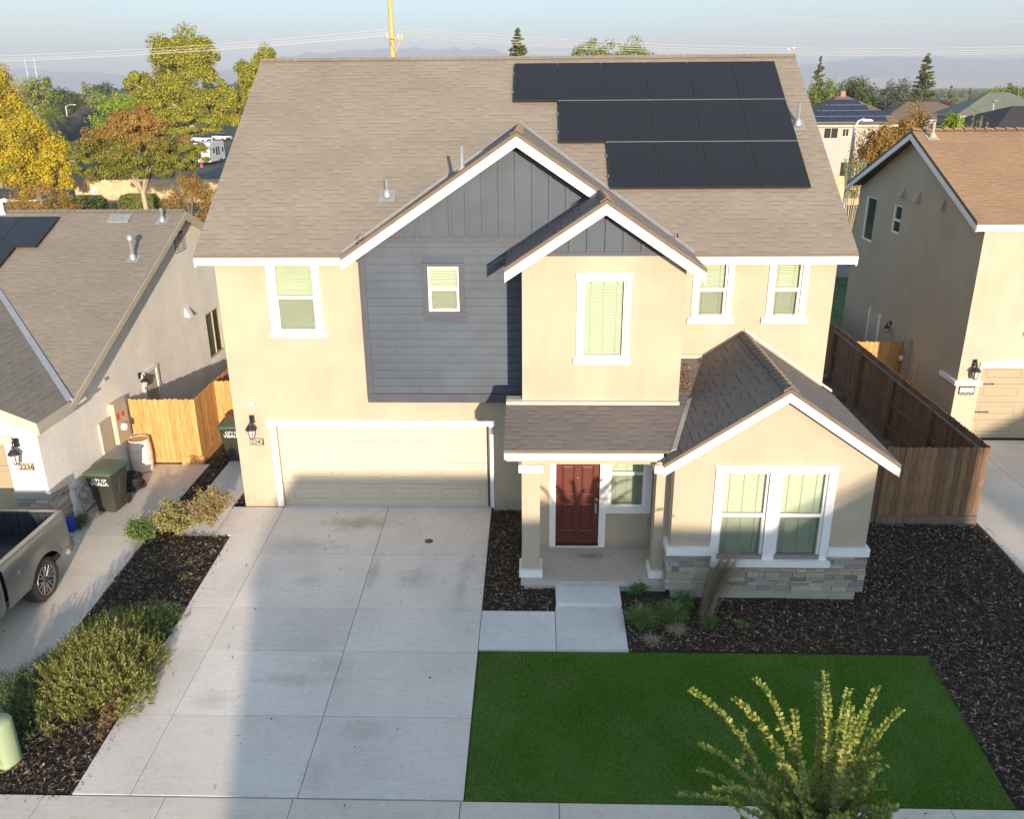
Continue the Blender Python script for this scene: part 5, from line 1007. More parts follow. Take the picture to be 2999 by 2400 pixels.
def loose(name, label, c, r, n, leaf, mat, seed, ntw=26, group=None, cat='shrub', asp=.55):
    g = np.random.default_rng(seed); root = thing(name, label, cat, c, group=group); m = MB(); tips = []
    for k in range(ntw):
        a = g.uniform(0, 6.28); rr_ = g.uniform(.2, 1); tp_ = Vector((math.cos(a)*r[0]*rr_, math.sin(a)*r[1]*rr_, r[2]*(1.15-.55*rr_)*g.uniform(.7, 1.1))); mid = Vector((tp_.x*.4, tp_.y*.4, tp_.z*.6)); m.tube([(0, 0, 0), mid, tp_], [.012, .008, .003], 4); tips.append((mid, tp_))
    m.build('stems', BARK, root); idx = g.integers(0, ntw, n); t = g.uniform(-.1, 1.05, n)**.8; A = np.array([list(a) for a, b in tips])[idx]; B = np.array([list(b) for a, b in tips])[idx]
    P = A+(B-A)*np.nan_to_num(t, nan=.1)[:, None]+g.normal(0, .055, (n, 3)); P[:, 2] = np.abs(P[:, 2])+.01
    npmesh('foliage', leaf_quads(P, np.tile([0, -.4, .6], (n, 1)), leaf, asp, .8), np.arange(4*n).reshape(-1, 4), mat, root); return root
loose('leafy_shrub', 'low green shrub at the left end of the colourful planting strip clump', (-8.25, -1.62, -.09), (.46, .40, .50), 2600, .055, island('green_shrub_leaves', [(0, (.05, .12, .02)), (.7, (.13, .21, .04)), (1, (.28, .27, .07))], .7, .25), 21, group='autumn shrubs')
loose('leafy_shrub', 'straw and yellow-green shrub in the middle of the colourful planting strip clump', (-7.62, -1.25, -.07), (.62, .62, .72), 5200, .055, island('yellow_shrub_leaves', [(0, (.17, .19, .04)), (.5, (.32, .30, .09)), (.88, (.40, .33, .14)), (1, (.42, .22, .12))], .7, .25), 22, ntw=34, group='autumn shrubs')
loose('leafy_shrub', 'straw-coloured shrub with pink-red tips at the driveway end of the colourful planting strip clump', (-6.95, -.95, -.06), (.62, .75, .90), 4600, .05, island('red_shrub_leaves', [(0, (.20, .20, .06)), (.5, (.33, .29, .10)), (.84, (.40, .25, .12)), (1, (.42, .12, .10))], .7, .25), 23, ntw=34, group='autumn shrubs')
loose('weed', 'dry dark weed growing between the gas meter and the left driveway', (-9.98, -.95, -.08), (.22, .28, .25), 700, .05, island('dark_weed', [(0, (.06, .06, .03)), (.8, (.14, .13, .06)), (1, (.3, .24, .1))], .8, .1), 24)
for lb, p, s in (('bright green weed sprout nearest the driveway in the left mulch', (-6.86, -2.43, -.14), .10), ('faint pale weed sprout beside the left driveway in the mulch', (-7.7, -2.34, -.14), .07), ('small weed sprout just below the bright green one in the left mulch', (-6.80, -2.95, -.17), .08)):
    loose('weed', lb, p, (s, s, s*.8), 90, .045, ROSE2, int(p[1]*-100), ntw=6, group='weed sprouts in the left mulch')
WEEDG = island('fresh_weed', [(0, (.04, .12, .02)), (1, (.10, .22, .04))], .7, .2)
loose('weed', 'feathery green weed under the porch edge beside the walkway', (2.42, -3.28, -.18), (.2, .12, .14), 420, .05, WEEDG, 31, ntw=10); loose('weed', 'leafy green weed below the corner of the stone bay', (3.28, -3.68, -.2), (.17, .15, .18), 420, .06, WEEDG, 32, ntw=12)
def tussock(label, c, r, h, n, mat, seed, group='grass tufts by the walkway', curl=1., w=.008, dirx=0., diry=0.):
    g = np.random.default_rng(seed); a = g.uniform(0, 6.283, n); rr_ = r*g.uniform(.3, 1.1, n); hh = h*g.uniform(.5, 1.1, n); b = np.stack([g.normal(0, r*.22, n), g.normal(0, r*.22, n), np.zeros(n)], 1); rows_ = []
    for t in (0, .3, .6, .85, 1.):
        ctr = b+np.stack([np.cos(a)*rr_*t**1.6+dirx*t**1.5, np.sin(a)*rr_*t**1.6+diry*t**1.5, hh*(2.1*t-1.25*t*t*curl)], 1); sd_ = np.stack([-np.sin(a), np.cos(a), np.zeros(n)], 1)*w*(1-t*.85)
        rows_ += [ctr-sd_, ctr+sd_]
    V = np.stack(rows_, 1); V[:, :, 2] = np.maximum(V[:, :, 2], .005); F = []
    idx = np.arange(n)*10
    for k in range(4): F.append(np.stack([idx+2*k, idx+2*k+1, idx+2*k+3, idx+2*k+2], 1))
    o = npmesh('grass_tuft', V.reshape(-1, 3), np.concatenate(F), mat, loc=c, label=label, category='ornamental grass')
    if group: o['group'] = group
    return o
GR = island('tuft_blades', [(0, (.05, .12, .02)), (.6, (.10, .20, .035)), (.85, (.20, .24, .07)), (1, (.42, .36, .2))], .7, .2)
STRAW = island('straw_blades', [(0, (.24, .18, .11)), (.6, (.40, .32, .2)), (1, (.52, .46, .34))], .8, .15)
tussock('full green grass tuft spilling over the edge of the walkway', (2.38, -4.30, -.25), .36, .34, 620, GR, 41); tussock('second green grass tuft, right of the one on the walkway edge', (2.98, -4.15, -.24), .33, .34, 540, GR, 42)
tussock('medium grass tuft in front of the dry brown plume', (3.62, -4.32, -.25), .22, .26, 240, GR, 43); tussock('tiny sparse grass tuft farthest right in the dark mulch', (4.2, -4.32, -.25), .15, .15, 90, GR, 44)
tussock('pale bleached grass tuft drooping at the foot of the green tufts', (3.0, -4.42, -.26), .26, .14, 170, STRAW, 45, curl=1.4); tussock('straggly straw-coloured tuft near the lawn corner by the walkway', (2.55, -4.72, -.28), .28, .10, 110, STRAW, 46, curl=1.4)
tussock('dry brown fountain grass plume leaning against the stone bay', (3.62, -4.02, -.23), .26, .95, 480, island('dry_plume', [(0, (.13, .10, .06)), (.7, (.26, .20, .13)), (1, (.4, .33, .22))], .85, .1), 47, group=None, curl=.55, dirx=.42, diry=.08, w=.006)

# litter on the paving
g = np.random.default_rng(91); nL = 260; xx = g.uniform(-13, 17, nL); yy = g.uniform(-10, 0, nL); ok_ = ((yy < -8.4) | ((xx > -6.3) & (xx < -.7)) | ((xx > -9.8) & (xx < -8.3)) | (xx > 10.5)); xx, yy = xx[ok_], yy[ok_]
P = np.stack([xx, yy, np.where(yy < 0, .054*yy, 0)+.012], 1); npmesh('fallen_leaves', leaf_quads(P, np.tile([0, 0, 1.], (len(P), 1)), .045, .6, .3), np.arange(4*len(P)).reshape(-1, 4), island('litter', [(0, (.05, .035, .02)), (.7, (.14, .08, .04)), (1, (.25, .18, .06))]), kind='stuff')
# street tree in the foreground: arching shoots with paired leaflets
ST = thing('young_tree', 'young leafy street tree with long arching shoots at the bottom right', 'tree', (3.45, -11.0, -.6))
tips_hi = [(2.15, -9.86, 2.75), (2.64, -9.95, 2.7), (2.95, -9.66, 2.75), (2.77, -10.05, 2.6), (2.2, -10.28, 2.35), (2.14, -10.54, 2.25), (1.87, -10.96, 2.3), (2.2, -11.05, 2.45), (2.84, -11.03, 2.75), (3.80, -9.50, 2.72), (3.70, -9.62, 2.68), (4.25, -9.86, 2.82), (4.18, -10.13, 2.45), (4.12, -10.48, 2.4), (4.05, -10.82, 2.3), (4.02, -11.08, 2.2), (4.35, -11.5, 2.3), (2.27, -11.38, 2.2), (3.9, -9.95, 2.85), (3.6, -10.1, 2.9), (4.02, -10.2, 2.8), (3.78, -10.35, 2.95), (4.5, -10.0, 2.62), (3.3, -10.0, 2.6)]
gt = np.random.default_rng(8)
m = MB(); m.tube([(0, 0, 0), (.02, .05, .8), (0, .1, 1.5)], [.05, .042, .035], 8)
LP, LN, LA = [], [], []
base_w = Vector((3.45, -11.0, -.6)); all_t = [Vector(t)-base_w for t in tips_hi]
for k in range(95): a = gt.uniform(0, 6.28); q = gt.uniform(.25, 1.)**.7; all_t.append(Vector((.12+math.cos(a)*1.05*q, math.sin(a)*.95*q+.1, 3.4-1.45*q*gt.uniform(.6, 1.2))))
for k, tp_ in enumerate(all_t):
    st_ = Vector((gt.normal(0, .10), .08+gt.normal(0, .10), gt.uniform(.7, 1.7))); out = Vector((tp_.x, tp_.y, 0)); c1 = st_+Vector((out.x*.34, out.y*.34, (tp_.z-st_.z)*(.95 if k < 24 else .75)+.12)); pts = []
    for i in range(13):
        t = i/12; pts.append(st_*(1-t)**2+c1*2*t*(1-t)+tp_*t*t)
    m.tube(pts, [.012*(1-i/14)+.0025 for i in range(13)], 4)
    ln = sum((pts[i+1]-pts[i]).length for i in range(12)); nl = int(ln/.018)
    side_dir = None
    for j in range(nl):
        t = .3+.7*j/nl; f = t*12; i = min(int(f), 11); p = pts[i].lerp(pts[i+1], f-i); d = (pts[i+1]-pts[i]).normalized(); s = d.cross(Vector((0, 0, 1))).normalized(); u_ = s.cross(d)
        sg = 1 if j % 2 else -1; dr_ = (s*sg*.8+u_*.55+d*.45+Vector(gt.normal(0, .18, 3))).normalized(); LP.append(p); LN.append(dr_); LA.append(d)
    # side twigs
    for q in range(5 if k >= 24 else 3):
        t = gt.uniform(.3, .75); i = int(t*12); p = pts[i]; d = (pts[i+1]-pts[i]).normalized(); e = p+(d+Vector(gt.normal(0, .55, 3))).normalized()*gt.uniform(.16, .34); m.tube([p, e], [.005, .002], 3)
        for j in range(18): pp = p.lerp(e, (j+1)/18); LP.append(pp); LN.append(Vector(gt.normal(0, 1, 3)).normalized()); LA.append((e-p).normalized())
m.build('trunk', BARK, ST)
LP, LN, LA = (np.array([list(v) for v in q]) for q in (LP, LN, LA)); n = len(LP); s = (.060*gt.uniform(.6, 1.25, n))[:, None]; sd_ = np.cross(LN, LA*.35+gt.normal(0, .7, (n, 3))+np.array([0, -.6, .5])); sd_ /= np.linalg.norm(sd_, axis=1)[:, None]+1e-6; c = LP+LN*s*.5
fold = np.cross(sd_, LN)*s*.08
V = np.stack([LP, c+sd_*s*.33+fold, LP+LN*s, c-sd_*s*.33+fold], 1).reshape(-1, 3)
npmesh('leaves', V, np.arange(4*n).reshape(-1, 4), island('young_leaves', [(0, (.15, .21, .03)), (.6, (.28, .34, .05)), (1, (.48, .42, .09))], .55, .35), ST)

# ================================================================== BACKGROUND, LEFT
def wall_block(label, x0, x1, y, z0, z1, mat=BRICKY, th=.2, ang=0.):
    t = thing('block_wall', label, 'wall', ((x0+x1)/2, y, z0), ang); w_ = (x1-x0)/2; m = MB(); n = int(2*w_/.4); h = z1-z0
    k = 0; z = 0
    while z < h-.02:
        zz = min(z+.2, h); 
        for i in range(n+1):
            a, b = -w_+(i-.5*(k % 2))*.4, -w_+(i+1-.5*(k % 2))*.4; a, b = max(a, -w_), min(b, w_)
            if b-a > .05: m.box(a+.004, b-.004, -th/2, th/2, z+.004, zz-.002)
        z = zz; k += 1
    m.build('blocks', mat, t); m = MB(); m.box(-w_, w_, -th/2-.03, th/2+.03, h, h+.06); m.build('coping', mat, t); return t
BL_ = island('tan_blocks', [(0, (.52, .36, .20)), (1, (.62, .44, .26))], .9, bump=.2)
bw_ = wall_block('long yellow-tan block wall behind the round hedges', -42.4, -24, 62, -.36, 1.62, BL_)
m = MB(); m.box(1.6, 2.05, -.19, -.10, .72, 1.38); m.box(1.86, 1.98, -.2, -.19, .9, 1.05, 1); b_ = m.build('wall_cabinet', [CARW, BLACK], None, (-42.4, 62, -.36)); b_['label'] = 'white cabinet fixed to the yellow-tan block wall'; b_['category'] = 'cabinet'; b_.location = (-42.4, 62, -.36)
m = MB(); m.box(-.3, .3, -.25, .25, 0, 1.3); m.box(-.26, .26, -.27, -.25, .1, 1.2, 1); b_ = m.build('electrical_box', [GREYBOX, BEIGEBOX], None, (-34.3, 51.2, -.36)); b_['label'] = 'upright grey electrical box between the two clipped hedges'; b_['category'] = 'utility box'
def hedge(label, c, rx, ry, h, seed):
    g = np.random.default_rng(seed); n = 9000; u = g.uniform(-1, 1, (n, 3)); f = g.integers(0, 3, n); sg = np.sign(g.normal(0, 1, n)); u[np.arange(n), f] = sg*g.uniform(.93, 1.03, n)
    u[:, 2] = np.abs(u[:, 2]); P = np.sign(u)*np.abs(u)*np.array([rx, ry, h]); k = np.maximum(0, np.abs(u[:, 0])-.8); P[:, 2] -= k*h*.9*(u[:, 2] > .5); P[:, 2] = np.abs(P[:, 2])
    root = thing('hedge', label, 'hedge', c, group='clipped hedges'); npmesh('foliage', leaf_quads(P, u, .13, .6, .7), np.arange(4*n).reshape(-1, 4), island('hedge_leaf', [(0, (.10, .13, .02)), (1, (.22, .23, .045))], .75, .15), root)
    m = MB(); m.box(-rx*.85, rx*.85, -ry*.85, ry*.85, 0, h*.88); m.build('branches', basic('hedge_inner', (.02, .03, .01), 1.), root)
hedge('wide clipped hedge left of the grey electrical box', (-36.1, 50, -.36), 2.2, .8, 1.9, 1); hedge('narrower clipped hedge behind the slim tree trunk', (-31.0, 50, -.36), 1.35, .8, 2.0, 2)
def LEAF(name, a, b, c_, tr=.25, **k): return island(name, [(0, a), (.5, b), (1, c_)], .75, tr, **k)
SYC = LEAF('sycamore_leaf', (.11, .15, .006), (.27, .28, .010), (.46, .38, .012)); YEL = LEAF('yellow_maple_leaf', (.18, .18, .012), (.50, .38, .012), (.66, .46, .015), noise=(.55, (.13, .16, .015), .52, .64))
ORG = LEAF('orange_tree_leaf', (.10, .14, .012), (.19, .20, .025), (.30, .24, .035), grad=(4.6, 10.0, (.36, .17, .04))); SHB = LEAF('orange_shrub_leaf', (.14, .12, .02), (.33, .20, .035), (.42, .19, .04))
PALE = LEAF('pale_green_leaf', (.10, .15, .02), (.19, .24, .03), (.28, .28, .06)); DKG = LEAF('dark_green_leaf', (.035, .06, .015), (.07, .10, .02), (.11, .14, .03)); BRT = LEAF('bright_green_leaf', (.12, .20, .01), (.24, .34, .015), (.34, .40, .03)); MAR = LEAF('maroon_leaf', (.06, .025, .03), (.10, .04, .045), (.15, .07, .06)); CON = LEAF('conifer_needles', (.05, .075, .02), (.10, .125, .03), (.17, .18, .05), .1)
tree('sycamore_tree', 'huge yellow-green sycamore rising above the roofs on the left', (-71.2, 166, -.36), [((0, 0, 14.5), (7.8, 6, 6.5), 5), ((-8.5, -1, 9.0), (4.2, 4, 5.0), 1.6), ((1, -2, 7.5), (10, 6, 5), 4), ((8, -1, 7.5), (4, 4, 4.5), 1.5), ((-5, -2, 5), (4.5, 4, 3.6), 1), ((4, 0, 17.5), (3.6, 4, 3.4), 1), ((-3.5, 0, 17.5), (3., 4, 2.8), .8), ((-2, -3, 3.2), (9, 4, 2.6), 1.2)], SYC, .44, 108000, .6, BARKP, 2, nclump=170, crad=.24, limbs=12, shell=.4)
tree('sycamore_tree', 'yellow-green tree peeking out behind the left slope of the main roof', (-56.5, 172, -.36), [((0, 0, 12), (5.5, 5, 6.2), 3), ((-4, 0, 7), (3.5, 4, 5), 1.3), ((3.5, 0, 10), (4, 4, 5), 1)], SYC, .44, 46000, .5, BARKP, 3, nclump=90, crad=.26)
tree('yellow_tree', 'tall golden-yellow tree cut off by the left edge of the photo', (-57.5, 75, -.36), [((0, 0, 9.2), (3.4, 3, 4.9), 2), ((2.4, 0, 6), (3.4, 3, 4.6), 2), ((-4, 0, 6), (3, 3, 5), 1.4), ((3, 0, 3.2), (3.0, 3, 2.6), 1)], YEL, .24, 44000, .3, None, 4, nclump=110, crad=.26, shell=.4)
tree('maple_tree', 'bright yellow maple left of the yellow-tan block wall', (-43.6, 58, -.36), [((0, 0, 4.9), (3.0, 2.6, 3.1), 3), ((-1.8, 0, 3.4), (2.2, 2.2, 2.4), 1.5), ((2.0, 0, 3.5), (1.9, 2, 2.1), 1.3)], YEL, .20, 40000, .2, None, 5, nclump=100, crad=.26, shell=.4)
tree('crape_myrtle', 'broad orange-topped tree with a pale forked trunk in front of the block wall', (-28.65, 45.7, -.36), [((0, 0, 5.7), (4.2, 3, 2.1), 3), ((-2.6, 0, 5.0), (2.7, 2.4, 1.6), 1.2), ((2.7, 0, 5.2), (2.6, 2.3, 1.5), 1.2), ((.5, 0, 7.2), (2.6, 2.2, 1.5), 1.3)], ORG, .155, 100000, .19, BARKP, 6, nclump=230, crad=.16, fork=2.7, limbs=12, shell=.35)
tree('pale_tree', 'pale green tree just above the shaggy palm', (-87.6, 140, -.36), [((0, 0, 9.6), (3.2, 3, 2.8), 1), ((0, 0, 5), (3, 3, 4), 1)], PALE, .4, 6000, .3, None, 7); tree('dark_tree', 'rounded dark green tree in the distance beyond the palm', (-116, 200, -.36), [((0, 0, 7.4), (5, 4, 4.0), 1)], DKG, .55, 5000, .4, None, 8)
tree('bright_tree', 'small bright lime-green tree behind the orange-topped tree', (-50.2, 90, -.36), [((0, 0, 6.2), (3.4, 2.5, 3.0), 1)], BRT, .24, 9000, .25, None, 9, shell=.4)
tree('orange_shrub', 'russet shrub peeking over the left roof beside the wide hedge', (-33.9, 41, -.36), [((0, 0, 1.9), (2.7, 1.6, 2.0), 1)], SHB, .12, 9000, .08, None, 10, crad=.24, nclump=70)
tree('orange_shrub', 'orange and green shrub between the slim trunk and the main roof edge', (-24.6, 44, -.36), [((0, 0, 2.0), (2.8, 1.6, 2.1), 1), ((.2, 0, 3.5), (.9, .8, 1.), .2)], SHB, .12, 11000, .08, None, 11, crad=.24, nclump=80)
# palm
PT = thing('palm_tree', 'shaggy green palm beyond the yellow maple', 'palm', (-70, 110, -.36)); m = MB(); m.tube([(0, 0, 0), (0, 0, 6.6)], [.3, .22], 8); m.build('trunk', BARK, PT); gp = random.Random(4); m = MB()
for k in range(46):
    a = gp.uniform(0, 6.28); el_ = gp.uniform(-.2, 1.2); Lf = gp.uniform(2.6, 3.6); pts = [Vector((math.cos(a)*Lf*t*math.cos(el_), math.sin(a)*Lf*t*math.cos(el_), 6.6+Lf*t*math.sin(el_)-1.9*t*t)) for t in (0, .2, .4, .6, .8, 1)]
    for i in range(5):
        d = (pts[i+1]-pts[i]); s = d.cross(Vector((0, 0, 1))).normalized()
        for j in range(4):
            p = pts[i]+d*j/4
            for sg in (-1, 1): e = p+s*sg*.55*(1-.1*i)+d*.5-Vector((0, 0, .25)); m.face([p, p+d*.10, e])
m.build('fronds', PALE, PT)
# roads, vehicles
m = MB(); m.box(-120, 4, 64, 98, -.5, -.335); m.box(-58, -36, 98, 190, -.5, -.335); struct(m, 'road', ROAD)
m = MB(); m.box(-120, -2, 63.2, 63.99, -.5, -.22); struct(m, 'pavement', CONC2)
V_ = thing('camper_trailer', 'white travel trailer parked in the street beyond the block wall', 'trailer', (-46.1, 106.6, -.335), R(3))
m = MB(); pr = [(-3.4, .45), (3.4, .45), (3.5, 1.2), (3.4, 2.95), (-2.6, 2.95), (-3.35, 2.3), (-3.7, 1.3)]
m.prism([(1.2, y, z) for y, z in pr], (-2.4, 0, 0)); m.build('body', RVW, V_)
for y0, z0, y1, z1 in ((-1.9, 1.5, -1.2, 2.2), (-.6, 1.2, .1, 2.3), (.5, 1.2, 1.1, 2.3), (2.3, 1.4, 2.9, 2.1)): m = MB(); m.box(1.2, 1.215, y0, y1, z0, z1); m.build('window', DARK, V_)
for y in (.9, 1.7): m = MB(); m.tube([(1.0, y, .34), (1.22, y, .34)], .34, 16); m.build('wheel', RUBBER, V_)
m = MB(); m.tube([(.7, -3.5, .5), (0, -4.7, .5)], .06, 6); m.tube([(-.7, -3.5, .5), (0, -4.7, .5)], .06, 6); m.lathe((0, -4.1, .55), [(.18, 0), (.18, .5), (0, .6)], 12); m.build('hitch', GREYBOX, V_)
def far_car(label, loc, rz):
    t = thing('parked_car', label, 'car', loc, rz, 'white cars beyond the trailer'); m = MB(); P = []
    sec = [(-2.3, .5, .75, .8), (-2.25, .4, .95, .86), (-1.3, .35, 1.0, .9), (-.9, .35, 1.02, .9), (.9, .35, 1.05, .9), (1.8, .35, 1.0, .88), (2.25, .4, .9, .85), (2.3, .5, .7, .8)]
    for y, a, b, hw_ in sec: P.append([(-hw_, y, a), (-hw_-.02, y, (a+b)/2), (-hw_+.05, y, b), (hw_-.05, y, b), (hw_+.02, y, (a+b)/2), (hw_, y, a)])
    m.grid(list(reversed(P))); R_ = [[(-.8, -1.5, 1.0), (-.6, -.9, 1.48), (.6, -.9, 1.48), (.8, -1.5, 1.0)], [(-.8, 2.1, 1.0), (-.6, 1.5, 1.5), (.6, 1.5, 1.5), (.8, 2.1, 1.0)]]
    m.face([R_[0][1], R_[0][2], R_[1][2], R_[1][1]]); m.build('body', CARW, t); m = MB(); m.face(list(reversed(R_[0]))); m.face(R_[1]); m.face([R_[0][0], R_[0][1], R_[1][1], R_[1][0]]); m.face([R_[0][2], R_[0][3], R_[1][3], R_[1][2]]); m.build('windows', DARK, t)
    for s in (-1, 1):
        for y in (-1.4, 1.4): m = MB(); m.tube([(s*.72, y, .34), (s*.92, y, .34)], .34, 14); m.build('wheel', RUBBER, t)
    return t
far_car('white car nearer the big sycamore, partly behind leaves', (-67.2, 160, -.335), R(62)); far_car('white hatchback parked right behind the other white car', (-65.4, 166.5, -.335), R(58))
m = MB(); m.lathe((0, 0, 0), [(.2, .03), (.03, .7), (0, .7)], 12); m.box(-.2, .2, -.2, .2, 0, .03); c_ = m.build('traffic_cone', ORANGE, None, (-45.0, 100.4, -.335)); c_['label'] = 'orange traffic cone by the trailer hitch'; c_['category'] = 'cone'
def far_house(label, c, w_, d_, eave, ridge, wm, rm, rz_=0., rl=.35, wins=(), group=None, shade=None, oh=.5, uv=True):
    t = thing('house', label, 'house', c, rz_, group); a, b = w_/2, d_/2; m = MB(); m.box(-a, a, -b, b, 0, eave); m.build('wall', wm, t)
    A, B = a+oh, b+oh; r0, r1 = Vector((-a*rl*1., 0, ridge)), Vector((a*rl, 0, ridge)); q = [Vector(p) for p in ((-A, -B, eave-.1), (A, -B, eave-.1), (A, B, eave-.1), (-A, B, eave-.1))]
    m = MB()
    for pts, ud in (([q[0], q[1], r1, r0], (1, 0, 0)), ([q[1], q[2], r1], (0, 1, 0)), ([q[2], q[3], r0, r1], (1, 0, 0)), ([q[3], q[0], r0], (0, 1, 0))):
        nn_ = (pts[1]-pts[0]).cross(pts[2]-pts[0]).normalized(); u = Vector(ud); v = nn_.cross(u); m.face(pts, 0, uv=[(p.dot(u)+50, p.dot(v)+50) for p in pts])
    m.face([q[3], q[2], q[1], q[0]], 1); m.build('roof', [rm, EDGE], t)
    m = MB(); zf = eave-.1
    for p, q_ in ((q[0], q[1]), (q[1], q[2]), (q[2], q[3]), (q[3], q[0])): d = Vector((0, 0, -.16)); m.face([p+d, q_+d, q_, p])
    m.build('fascia', TANTRIM, t)
    for (x0, x1, z0, z1) in wins:
        m = MB(); m.box(x0, x1, -b-.03, -b-.005, z0, z1); m.box(x0+.06, (x0+x1)/2-.03, -b-.04, -b-.03, z0+.06, z1-.06, 1); m.box((x0+x1)/2+.03, x1-.06, -b-.04, -b-.03, z0+.06, z1-.06, 1); m.build('window', [TANTRIM, DARK], t)
    return t
SH_K = shingle('charcoal_shingles', (.055, .052, .052), (.07, .065, .062), (.03, .03, .03)); SH_B = shingle('umber_shingles', (.17, .125, .09), (.2, .15, .11), (.09, .07, .05)); SH_G = shingle('sage_shingles', (.20, .205, .15), (.24, .24, .18), (.12, .12, .09))
WALLW = stucco('far_cream_stucco', (.42, .39, .34))
far_house('dark-roofed house left of the orange-topped tree', (-96.5, 178, -.36), 17, 12, 2.7, 6.6, WALLW, SH_K, R(12), group=None); far_house('low dark-roofed house just past the yellow maple', (-70.5, 118, -.36), 13, 11, 3.0, 6.2, WALLW, SH_K, R(-20)); far_house('far dark roof in front of the distant tree line on the left', (-120, 235, -.36), 16, 10, 2.8, 6.2, WALLW, SH_K, R(5))
for k, (x, y) in enumerate(((-689, 1200), (-676.5, 1200))):
    t = thing('transmission_tower', 'distant tapering transmission tower, the %s of the pair' % ('left' if k == 0 else 'right'), 'pylon', (x, y, -.36), group='distant transmission towers'); m = MB(); m.tube([(0, 0, 0), (0, 0, 55)], [1.0, .45], 6); m.build('mast', TOWER, t)
    for z_ in (51, 43.5, 36): m = MB(); m.tube([(-4.5, 0, z_-.3), (0, 0, z_+.8), (4.5, 0, z_-.3)], .28, 5); m.build('crossarm', TOWER, t)
def street_lamp(label, c, h, d, r=.07):
    t = thing('street_lamp', label, 'street lamp', c); m = MB(); m.tube([(0, 0, 0), (0, 0, h*.97)], [r*1.5, r*.75], 10); m.tube([(0, 0, h*.93), (d*.3, 0, h*1.0), (d, 0, h*1.02)], r*.5, 8); m.build('pole', GALV, t); m = MB(); m.hexa([(d-.1, -.12, h*1.0), (d+.6, -.1, h*1.0), (d+.6, .1, h*1.0), (d-.1, .12, h*1.0), (d-.1, -.08, h*1.0+.14), (d+.5, -.06, h*1.0+.1), (d+.5, .06, h*1.0+.1), (d-.1, .08, h*1.0+.14)]); m.build('lamp_head', CARW, t)
street_lamp('distant street lamp between the palm and the dark roofs', (-109.7, 190, -.36), 7.0, 2.0, .14); street_lamp('tall pale street lamp pole beyond the right side of the roof', (21.8, 43, -.36), 7.4, .55, .13)
# pole + wires
PO = thing('utility_pole', 'tall wooden utility pole behind the main roof', 'pole', (-9.65, 46, -.36)); m = MB(); m.tube([(0, 0, 0), (0, 0, 9), (0, 0, 19)], [.24, .19, .14], 14); m.build('pole', POLEW, PO)
m = MB(); m.hexa([(-.25, -.75, 12.95), (.75, .25, 12.80), (.68, .32, 12.80), (-.32, -.68, 12.95), (-.25, -.75, 13.07), (.75, .25, 12.92), (.68, .32, 12.92), (-.32, -.68, 13.07)]); m.tube([(.55, .1, 12.8), (.2, -.19, 12.0)], .025, 5); m.tube([(-.1, -.5, 12.9), (.2, -.19, 12.0)], .025, 5); m.build('crossarm', POLEW, PO)
for dx, dy in ((.45, -.02), (.65, .2), (-.2, -.7)): m = MB(); m.lathe((dx, dy, 12.97), [(.05, 0), (.08, .05), (.05, .1), (.08, .15), (.04, .24), (0, .26)], 8); m.build('insulator', LAMPGL, PO)
def wire(p0, p1, sag, label, group, r=.011, mid=None):
    p0, p1 = Vector(p0), Vector(p1); m = MB(); m.tube([p0.lerp(p1, t/16)-Vector((0, 0, sag*4*(t/16)*(1-t/16))) for t in range(17)], r, 5); o = m.build('power_line', WIRE); o['label'] = label; o['category'] = 'cable'; o['group'] = group
for dz_, dy_ in ((0, 0), (.22, .2), (-.2, -.2), (-.1, .5)):
    wire((-9.5, 46+dy_, 13.0+dz_), (-62, 46+dy_, 11.6+dz_*.8), .75, 'thin power line sloping left from the wooden pole above the treetops', 'power lines left of the pole')
for dz_, dy_ in ((0.05, 0), (.28, .2), (-.12, -.2), (-.25, .3)):
    wire((-9.2, 46+dy_, 13.0+dz_), (52, 46+dy_, 12.2+dz_*.7), 1.15, 'pale power line sagging right from the wooden pole across the sky', 'power lines right of the pole', .016)
wire((-38, 44, 13.25), (-9.0, 44, 15.8), .25, 'lone cable climbing from the left edge to the top of the photo', 'high cables upper left'); wire((-38, 44, 14.4), (-18, 44, 15.9), .1, 'topmost short cable in the upper left corner', 'high cables upper left'); wire((15, 44, 13.55), (40, 44, 13.35), .35, 'lower of two faint cables high on the right', 'high cables upper right'); wire((0, 44, 14.9), (45, 44, 14.6), .5, 'upper of two faint cables high on the right', 'high cables upper right')

# ================================================================== BACKGROUND, RIGHT
def conifer(label, base, h, r, mat, leaf, n, seed, z0=.06, name='conifer'):
    g = np.random.default_rng(seed); root = thing(name, label, 'tree', base); m = MB(); m.tube([(0, 0, 0), (0, 0, h*.97)], [r*.09, .03], 7); m.build('trunk', BARK, root)
    nb = int(n/70); zb = h*(z0+(1-z0)*g.uniform(0, 1, nb)**.85); a = g.uniform(0, 6.28, nb); rb = r*(1-zb/h)**.85*g.uniform(.5, 1.15, nb)+.05
    i = g.integers(0, nb, n); t = g.uniform(.15, 1, n)**.7; R_ = rb[i]*t; P = np.stack([np.cos(a[i])*R_, np.sin(a[i])*R_, zb[i]-R_*.12+.22*rb[i]*t*t], 1)+g.normal(0, 1, (n, 3))*np.array([.10, .10, .05])*r*.8*(1.1-zb[i]/h)[:, None]
    npmesh('crown', leaf_quads(P, np.stack([np.cos(a[i])*.4, np.sin(a[i])*.4, np.ones(n)*.8], 1), leaf, .5, .6), np.arange(4*n).reshape(-1, 4), mat, root); return root
